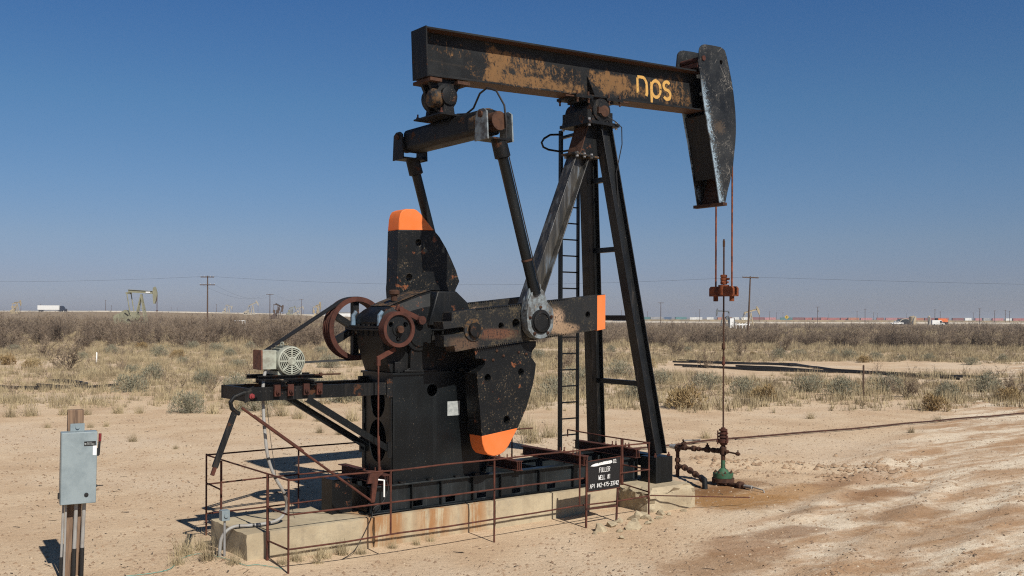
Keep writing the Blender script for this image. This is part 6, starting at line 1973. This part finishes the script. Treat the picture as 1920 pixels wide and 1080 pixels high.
# ================================================================== FAR PUMPJACKS
MT['caliche'] = m_plain('pale_caliche', (0.56, 0.49, 0.39), 0.9, sc=0.05)
MT['olive'] = m_plain('olive_pumpjack_paint', (0.25, 0.24, 0.16), 0.6, sc=0.8)
MT['cream'] = m_plain('cream_pumpjack_paint', (0.42, 0.34, 0.215), 0.6, sc=0.8)
MT['pale_tan'] = m_plain('pale_pumpjack_paint', (0.42, 0.375, 0.295), 0.6, sc=0.8)
MT['brown_unit'] = m_plain('brown_pumpjack_paint', (0.10, 0.065, 0.045), 0.7, sc=0.8)
MT['grey_unit'] = m_plain('grey_pumpjack_paint', (0.12, 0.13, 0.135), 0.6, sc=0.8)
def far_pump(px, D, s, tilt, label, mat, crank_deg=20, rot=0.0, mirror=1, tip=None):
    a = (px - 960) / 1866.7
    x_, y_ = W(a * D, D)
    o = thing('pumpjack', (x_, y_, gz(x_, y_)), label, 'pumpjack', 'working pumpjacks in the distance')
    o.rotation_euler = (0, 0, -YAW + rot)
    o.scale = (s * mirror, s, s)
    part('base', MB().box(-5.0, 1.2, -0.7, 0.7, 0, 0.5), mat, o, local=True)
    post = MB()
    for sx, sy in ((0.9, -0.7), (0.9, 0.7), (-1.1, -0.6), (-1.1, 0.6)):
        post.bar((sx, sy, 0.4), (0, sy * 0.25, 5.7), 0.22, 0.22)
    for z in (1.6, 2.9, 4.2):
        k = 1 - z / 6
        post.bar((0.9 * k, -0.7 * k - 0.05, z), (0.9 * k, 0.7 * k + 0.05, z), 0.1, 0.1, (1, 0, 0)).bar((-1.1 * k, -0.6 * k, z), (0.9 * k, -0.7 * k, z), 0.1, 0.1)
    part('samson_post', post, mat, o, local=True)
    ct, st = math.cos(tilt), math.sin(tilt)
    def B(t, h):
        return (t * ct - h * st, 0, 5.95 + t * st + h * ct)
    bm = part('walking_beam', MB().ibeam(B(-2.55, 0.22), B(2.3, 0.22), 0.55, 0.36, 0.05, 0.06), mat, o, local=True)
    hp = [(2.25, 1.15), (2.55, 1.35), (2.75, 1.0), (2.98, 0.3), (3.05, -0.4), (2.95, -1.2), (2.75, -1.9), (2.5, -1.9), (2.3, -0.6), (2.2, 0.3)]
    hm = MB().prism([[(B(t, h)[0], B(t, h)[2]) for t, h in hp]], -0.28, 0.28)
    part('horsehead', hm, mat, o, local=True)
    hx, hz_ = B(3.02, -0.4)[0], B(3.02, -0.4)[2]
    part('bridle_cable', MB().tube([(hx, -0.15, hz_), (hx, -0.15, 2.6)], 0.03, 5).tube([(hx, 0.15, hz_), (hx, 0.15, 2.6)], 0.03, 5).box(hx - 0.12, hx + 0.12, -0.3, 0.3, 2.4, 2.6).tube([(hx, 0, 2.5), (hx, 0, 0)], 0.03, 5), 'rust', o, local=True)
    part('gear_reducer', MB().prism([(-3.9, 0.5), (-2.0, 0.5), (-2.1, 1.9), (-2.4, 2.6), (-3.0, 2.7), (-3.9, 2.2)], -0.45, 0.45), mat, o, local=True)
    part('motor_house', MB().prism([(-5.2, 0.5), (-4.0, 0.5), (-4.0, 1.9), (-4.4, 2.0), (-5.2, 1.5)], -0.4, 0.4), mat, o, local=True)
    ca, sa = math.cos(R(crank_deg)), math.sin(R(crank_deg))
    cx, cz = -2.5, 2.2
    wx, wz = cx + 1.0 * ca, cz + 1.0 * sa
    tl = B(-2.4, -0.1)
    for sy in (-1, 1):
        c = part('crank_arm', MB().bar((cx - 0.4 * ca, sy * 0.62, cz - 0.4 * sa), (cx + 2.0 * ca, sy * 0.62, cz + 2.0 * sa), 0.2, 0.45), mat, o, local=True)
        part('counterweight', MB().prism([[(cx + u * ca - w * sa, cz + u * sa + w * ca) for u, w in ((0.7, -0.75), (1.9, -0.7), (2.1, -0.4), (2.1, 0.4), (1.9, 0.7), (0.7, 0.75))]], sy * 0.78, sy * 0.98), tip or mat, c, local=True)
        part('pitman_arm', MB().tube([(wx, sy * 1.06, wz), (tl[0], sy * 1.06, tl[2] - 0.1)], 0.10, 8), mat, o, local=True)
    part('equaliser_beam', MB().box(tl[0] - 0.18, tl[0] + 0.18, -1.15, 1.15, tl[2] - 0.28, tl[2] + 0.06), mat, o, local=True)
    return o
p = far_pump(265, 200, 1.05, R(-3.5), 'olive green pumpjack rising above the thicket by the two-crossarm pole', 'olive', -35)
p.location.z += 0.9
part('pad_mound', MB().prism([[(-6.2, -2.5), (2.2, -2.5), (1.8, -0.01), (-5.6, -0.01)]], -1.6, 1.6), 'grass_far', p, local=True)
part('beam_panel', MB().box(0.9, 1.75, -0.235, -0.205, 5.93, 6.20), 'white', p, local=True)
far_pump(1408, 330, 0.92, R(16), 'cream pumpjack with raised horsehead beyond the thicket, next to the white cabinet', 'cream', 200)
far_pump(1356, 420, 1.0, R(2), 'grey pumpjack with horsehead turned away beside the cream pumpjack', 'grey_unit', 60, mirror=-1)
far_pump(474, 560, 1.0, R(24), 'pale tan pumpjack with steeply raised horsehead on the far plain', 'pale_tan', 210)
far_pump(523, 420, 0.95, R(-18), 'brown pumpjack seen nearly end on between two dark poles', 'brown_unit', 80, rot=R(65))
far_pump(429, 640, 0.8, R(-20), 'small pale pumpjack with lowered horsehead on the far plain', 'pale_tan', 120)
far_pump(596, 420, 1.0, R(8), 'tan pumpjack seen end on beside the belt of the black pumpjack', 'cream', 90, rot=R(80))
far_pump(562, 640, 0.8, R(10), 'pale pumpjack low on the skyline behind a dark pole', 'pale_tan', 40)
far_pump(32, 520, 0.95, R(5), 'tan pumpjack seen end on near the white trailer', 'cream', 90, rot=R(78))
far_pump(548, 700, 0.85, R(12), 'dull olive pumpjack seen half end on against the skyline', 'olive', 100, rot=R(40))

# ================================================================== FAR ROAD, TRUCKS, CONTAINERS
rp = []
for k in range(61):
    px = -250 + k * 40
    a = (px - 960) / 1866.7
    D = 690 + 20 * math.sin(k * 0.4)
    rp.append((W(a * D, D), W(a * (D + 26), D + 26)))
vs, fs = [], []
for (p, q) in rp:
    zp, zq = gz(*p), gz(*q)
    m0 = (p[0] * 0.85 + q[0] * 0.15, p[1] * 0.85 + q[1] * 0.15)
    vs += [(p[0], p[1], zp - 0.2), (m0[0], m0[1], zp + 0.85), (q[0], q[1], zq + 0.85), (q[0], q[1], zq - 0.3)]
for k in range(60):
    for j in range(3):
        fs.append((k * 4 + j, k * 4 + j + 1, (k + 1) * 4 + j + 1, (k + 1) * 4 + j))
tag(part('far_road', MB().add(vs, fs), 'caliche'), 'pale raised caliche road crossing the far plain', 'road', kind='structure')

def far_at(px, D, up=0.0):
    a = (px - 960) / 1866.7
    x_, y_ = W(a * D, D)
    return (x_, y_, gz(x_, y_) + up)
# containers
cols = {'red': (0.36, 0.12, 0.105), 'dark red': (0.23, 0.085, 0.08), 'pink red': (0.44, 0.19, 0.19), 'white': (0.72, 0.72, 0.70), 'blue': (0.07, 0.13, 0.22), 'teal': (0.08, 0.20, 0.20), 'rust orange': (0.40, 0.16, 0.09), 'grey': (0.30, 0.30, 0.30)}
def container_mesh(L, nm, c):
    k = m_plain(nm.replace(' ', '_') + '_container_paint', c, 0.6, sc=0.5)
    m = MB()
    m.box(-L / 2 + 0.08, L / 2 - 0.08, -1.17, 1.17, 0.12, 2.52)
    for sx in (-1, 1):
        for sy in (-1, 1):
            m.box(sx * L / 2 - 0.08, sx * L / 2 + 0.08, sy * 1.17 - 0.08, sy * 1.17 + 0.08, 0, 2.6)
    for sy in (-1, 1):
        m.box(-L / 2 + 0.081, L / 2 - 0.081, sy * 1.2 - 0.04, sy * 1.2 + 0.04, 2.46, 2.59)
        m.box(-L / 2 + 0.081, L / 2 - 0.081, sy * 1.2 - 0.04, sy * 1.2 + 0.04, 0.01, 0.16)
        for q in range(9):
            xx = -L / 2 + 0.5 + q * (L - 1) / 8
            m.box(xx - 0.08, xx + 0.08, sy * 1.19 - 0.02, sy * 1.19 + 0.02, 0.17, 2.45)
    return m.mesh('freight_container', k)
cm = {}
r3 = random.Random(9)
seq = ['teal', 'grey', 'blue', 'teal', 'white', 'white', 'rust orange', 'rust orange', 'white', 'white', 'dark red', 'pink red', 'teal', 'dark red', 'red', 'dark red', 'red', 'red', 'red', 'rust orange', 'pink red', 'red', 'pink red', 'red', 'red', 'rust orange', 'dark red', 'red', 'dark red', 'white', 'pink red', 'grey', 'pink red', 'white', 'red', 'pink red', 'red', 'dark red', 'red', 'white', 'pink red', 'rust orange', 'red', 'pink red', 'white', 'red', 'white', 'grey', 'dark red', 'red', 'pink red', 'red', 'white', 'red', 'dark red', 'pink red', 'red', 'grey', 'red', 'dark red']
px = 1206
for i, cn in enumerate(seq):
    L = 12.0 if r3.random() < 0.35 else 7.0
    if (cn, L) not in cm:
        cm[(cn, L)] = container_mesh(L, cn, cols[cn])
    D = 980 + r3.uniform(-12, 80)
    wpx = L * 1866.7 / D
    o = bpy.data.objects.new('freight_container', cm[(cn, L)])
    col.objects.link(o)
    o.location = Vector(far_at(px + wpx / 2, D)) + Vector((0, 0, 1.7))
    o.rotation_euler = (0, 0, -YAW + r3.uniform(-0.2, 0.2))
    tag(o, cn + ' freight container in the long row on the skyline beyond the far road', 'container', cn + ' freight containers')
    px += wpx + r3.choice((0.8, 2, 4, 7, 9))
    if px > 1935: break

# tall yard bank the containers stand on, hidden behind the road
bk_ = MB()
pa, pb, pc, pd = W(110, 950), W(640, 950), W(690, 1090), W(110, 1090)
bk_.prism([[pa, pb, pc, pd]], -0.5, 1.70 + gz(*W(300, 1000)), 'z')
tag(part('container_yard', bk_, 'grass_far'), 'dull raised yard under the row of containers', 'yard', kind='structure')

# semi-trailer truck
MT['tyre'] = m_plain('tyre_rubber', (0.015, 0.015, 0.015), 0.8)
MT['navy'] = m_plain('navy_truck_paint', (0.02, 0.028, 0.05), 0.4)
MT['glass'] = m_plain('dark_window_glass', (0.02, 0.025, 0.03), 0.1, bump=0)
tr = thing('semi_truck', far_at(97, 655, 0.0), 'white semi-trailer with a dark tractor driving on the skyline', 'truck')
tr.rotation_euler = (0, 0, -YAW)
part('trailer', MB().box(-8.8, 5.2, -1.3, 1.3, 1.2, 4.1).box(-8.7, 5.0, -0.5, 0.5, 0.95, 1.19), 'white', tr, local=True)
part('cab', MB().prism([(5.9, 0.8), (9.6, 0.8), (9.7, 1.9), (8.4, 2.1), (7.9, 3.2), (7.4, 3.7), (5.9, 3.9)], -1.2, 1.2), 'navy', tr, local=True)
part('windscreen', MB().prism([(8.42, 2.15), (7.95, 3.15), (7.99, 3.15), (8.46, 2.15)], -1.0, 1.0), 'glass', tr, local=True)
for wx_ in (-7.6, -6.4, 5.4, 6.6, 9.0):
    for sy in (-1, 1):
        part('wheel', MB().lathe((wx_, sy * 1.0, 0.5), (0, sy, 0), [(0.3, 0), (0.5, 0.02), (0.5, 0.26), (0.3, 0.28)], 14), 'tyre', tr, local=True)
# white work vehicles
def vehicle(px, D, label, van=True, flip=1):
    o = thing('van' if van else 'pickup_truck', far_at(px, D, 0.35), label, 'van' if van else 'pickup')
    o.rotation_euler = (0, 0, -YAW)
    o.scale = (flip, 1, 1)
    if van:
        body = [(-2.9, 0.4), (2.9, 0.4), (3.0, 1.0), (2.3, 1.25), (1.5, 2.3), (1.1, 2.5), (-2.9, 2.5)]
        win = [(2.15, 1.3), (1.45, 2.2), (0.7, 2.2), (0.7, 1.3)]
    else:
        body = [(-2.8, 0.45), (2.8, 0.45), (2.9, 1.0), (1.5, 1.15), (0.9, 1.85), (-0.5, 1.9), (-0.7, 1.2), (-2.8, 1.2)]
        win = [(1.3, 1.2), (0.85, 1.75), (-0.4, 1.78), (-0.55, 1.2)]
    part('body', MB().prism([body], -0.95, 0.95), 'white', o, local=True, bevel=0.05)
    for sy in (-1, 1):
        part('window', MB().prism([win], sy * 0.955, sy * 0.965), 'glass', o, local=True)
        for wx_ in (-1.8, 1.9):
            part('wheel', MB().lathe((wx_, sy * 0.75, 0.38), (0, sy, 0), [(0.2, 0), (0.38, 0.02), (0.38, 0.22), (0.2, 0.24)], 14), 'tyre', o, local=True)
    return o
vehicle(1758, 470, 'white van parked on the far plain in front of the orange machine', True)
vehicle(1682, 480, 'white pickup parked on the far plain left of the cream tank', False, -1)
# orange machine
om_ = thing('drilling_machine', far_at(1766, 600, 0.4), 'bright orange machine parked before the container row behind the white van', 'machine')
om_.rotation_euler = (0, 0, -YAW)
part('housing', MB().prism([(-2.6, 0.9), (3.0, 0.9), (3.2, 2.0), (2.2, 3.0), (-2.6, 3.1)], -1.2, 1.2), 'orange', om_, local=True)
part('cab', MB().prism([(-4.0, 0.9), (-2.7, 0.9), (-2.7, 3.3), (-3.6, 3.3)], -1.0, 1.0), 'dark', om_, local=True)
part('chassis', MB().box(-4.2, 3.6, -1.0, 1.0, 0.4, 0.88), 'dark', om_, local=True)
for wx_ in (-3.4, -1.0, 0.6, 2.6):
    for sy in (-1, 1):
        part('wheel', MB().lathe((wx_, sy * 0.9, 0.0), (0, sy, 0), [(0.3, 0), (0.6, 0.02), (0.6, 0.3), (0.3, 0.32)], 14), 'tyre', om_, local=True)
# tanks
def tank(px, D, r_, h, mat, label):
    x_, y_, z_ = far_at(px, D)
    o = thing('storage_tank', (x_, y_, z_), label, 'tank')
    part('shell', MB().lathe((0, 0, -0.3), (0, 0, 1), [(r_, 0), (r_, h + 0.3), (r_ * 0.9, h + 0.4), (0.15, h + 0.75)], 22), mat, o, local=True)
    part('hatch', MB().lathe((r_ * 0.5, 0, h + 0.4), (0, 0, 1), [(0.25, 0), (0.25, 0.3)], 10), mat, o, local=True)
    part('stair', MB().bar((-r_ * 1.25, -r_ * 0.6, 0), (-r_ * 0.6, -r_ * 0.95, h), 0.5, 0.08), 'galv', o, local=True)
tank(1711, 560, 2.0, 4.4, 'cream', 'wide cream storage tank beside the dark round shed on the far plain')
tank(1742, 560, 0.75, 4.6, 'pale_tan', 'slim cream upright vessel between the cream tank and the orange machine')
sh_ = thing('round_shed', far_at(1698, 575), 'dark arched shed with pale front edge beside the cream tank', 'shed')
sh_.rotation_euler = (0, 0, -YAW)
arch = [(-4, 0)] + [(-4 * math.cos(R(t)), 3.6 * math.sin(R(t))) for t in range(10, 180, 12)] + [(4, 0)]
part('shell', MB().prism([arch], 0, 6), 'grey_unit', sh_, local=True)
part('front_edge', MB().prism([arch, [(x_ * 0.9, z_ * 0.88 + 0.02) for x_, z_ in arch]], -0.08, -0.003), 'pale_tan', sh_, local=True)
part('front_opening', MB().prism([[(x_ * 0.9, z_ * 0.87 + 0.02) for x_, z_ in arch]], -0.05, -0.004), 'dark', sh_, local=True)
# white cabinet with pipes near the cream pumpjack
cab = thing('white_cabinet', far_at(1372, 300), 'tall white cabinet with dark edges beyond the thicket', 'cabinet')
cab.rotation_euler = (0, 0, -YAW)
part('body', MB().box(-0.8, 0.8, -0.6, 0.6, 0.0, 3.6), 'grey_unit', cab, local=True)
part('door', MB().box(-0.62, 0.5, -0.64, -0.603, 0.55, 3.4), 'white', cab, local=True)
part('handle', MB().box(0.56, 0.60, -0.66, -0.605, 1.8, 2.0), 'dark', cab, local=True)
wp = thing('white_pipes', far_at(1392, 298), 'row of low white pipes and fittings right of the white cabinet', 'pipes')
wp.rotation_euler = (0, 0, -YAW)
part('header', MB().tube([(-2.2, 0, 1.5), (2.2, 0, 1.5)], 0.28, 12), 'white', wp, local=True)
for k in range(5):
    part('fitting', MB().lathe((-1.9 + k * 0.95, 0, 0), (0, 0, 1), [(0.18, 0), (0.18, 1.2), (0.36, 1.25), (0.36, 1.8), (0.15, 1.9)], 12), 'white', wp, local=True)
# yellow road sign
ys = thing('road_sign', far_at(1475, 430), 'yellow diamond road sign beyond the thicket', 'sign')
ys.rotation_euler = (0, 0, -YAW)
MT['sign_yellow'] = m_plain('yellow_sign', (0.55, 0.36, 0.03), 0.5)
part('post', MB().bar((0, 0, 0), (0, 0, 4.0), 0.1, 0.1), 'galv', ys, local=True)
part('plate', MB().prism([[(0, 2.9), (0.95, 3.85), (0, 4.8), (-0.95, 3.85)]], -0.08, -0.053), 'sign_yellow', ys, local=True)
part('symbol', MB().prism([[(-0.1, 3.3), (0.1, 3.3), (0.1, 3.9), (0.3, 3.9), (0, 4.3), (-0.3, 3.9), (-0.1, 3.9)]], -0.09, -0.082), 'sign_black', ys, local=True)
# low white gate rail at left
gt = thing('white_rail', far_at(450, 190), 'low white rail standing in the thicket below the pale pumpjacks', 'rail')
gt.rotation_euler = (0, 0, -YAW)
part('rail', MB().tube([(-1.1, 0, 1.75), (1.1, 0, 1.8)], 0.07, 8), 'white', gt, local=True)
for k in (0.45, 0.95):
    part('post', MB().tube([(k, 0, 0), (k, 0, 1.78)], 0.06, 8), 'white', gt, local=True)
# long white building seen past the sheave
lb_ = thing('long_white_building', far_at(655, 640), 'long low white building on the skyline seen past the belt sheave', 'building')
lb_.rotation_euler = (0, 0, -YAW)
part('wall', MB().box(-10, 10, -3, 3, -0.5, 2.4), 'white', lb_, local=True)
part('roof', MB().prism([(-10.3, 2.4), (10.3, 2.4), (9.9, 2.9), (-9.9, 2.9)], -3.3, 3.3), 'galv', lb_, local=True)
part('window', MB().box(-7, -6, -3.03, -3.002, 1.0, 1.8).box(2, 3.4, -3.03, -3.002, 1.0, 1.8), 'glass', lb_, local=True)

# ================================================================== DRY AIR
hz_m = bpy.data.materials.new('haze_air')
hz_m.use_nodes = True
hn = hz_m.node_tree.nodes
hn.remove(hn['Principled BSDF'])
pv = hn.new('ShaderNodeVolumePrincipled')
pv.inputs['Color'].default_value = (0.80, 0.84, 0.92, 1)
pv.inputs['Density'].default_value = 0.00026
pv.inputs['Anisotropy'].default_value = 0.2
hz_m.node_tree.links.new(pv.outputs['Volume'], hn['Material Output'].inputs['Volume'])
hb = MB().box(-9300, 9300, -9300, 9300, -3.0, 24.0)
tag(part('haze', hb, hz_m, smooth=False), 'thin dusty air over the whole plain', 'haze', kind='stuff')
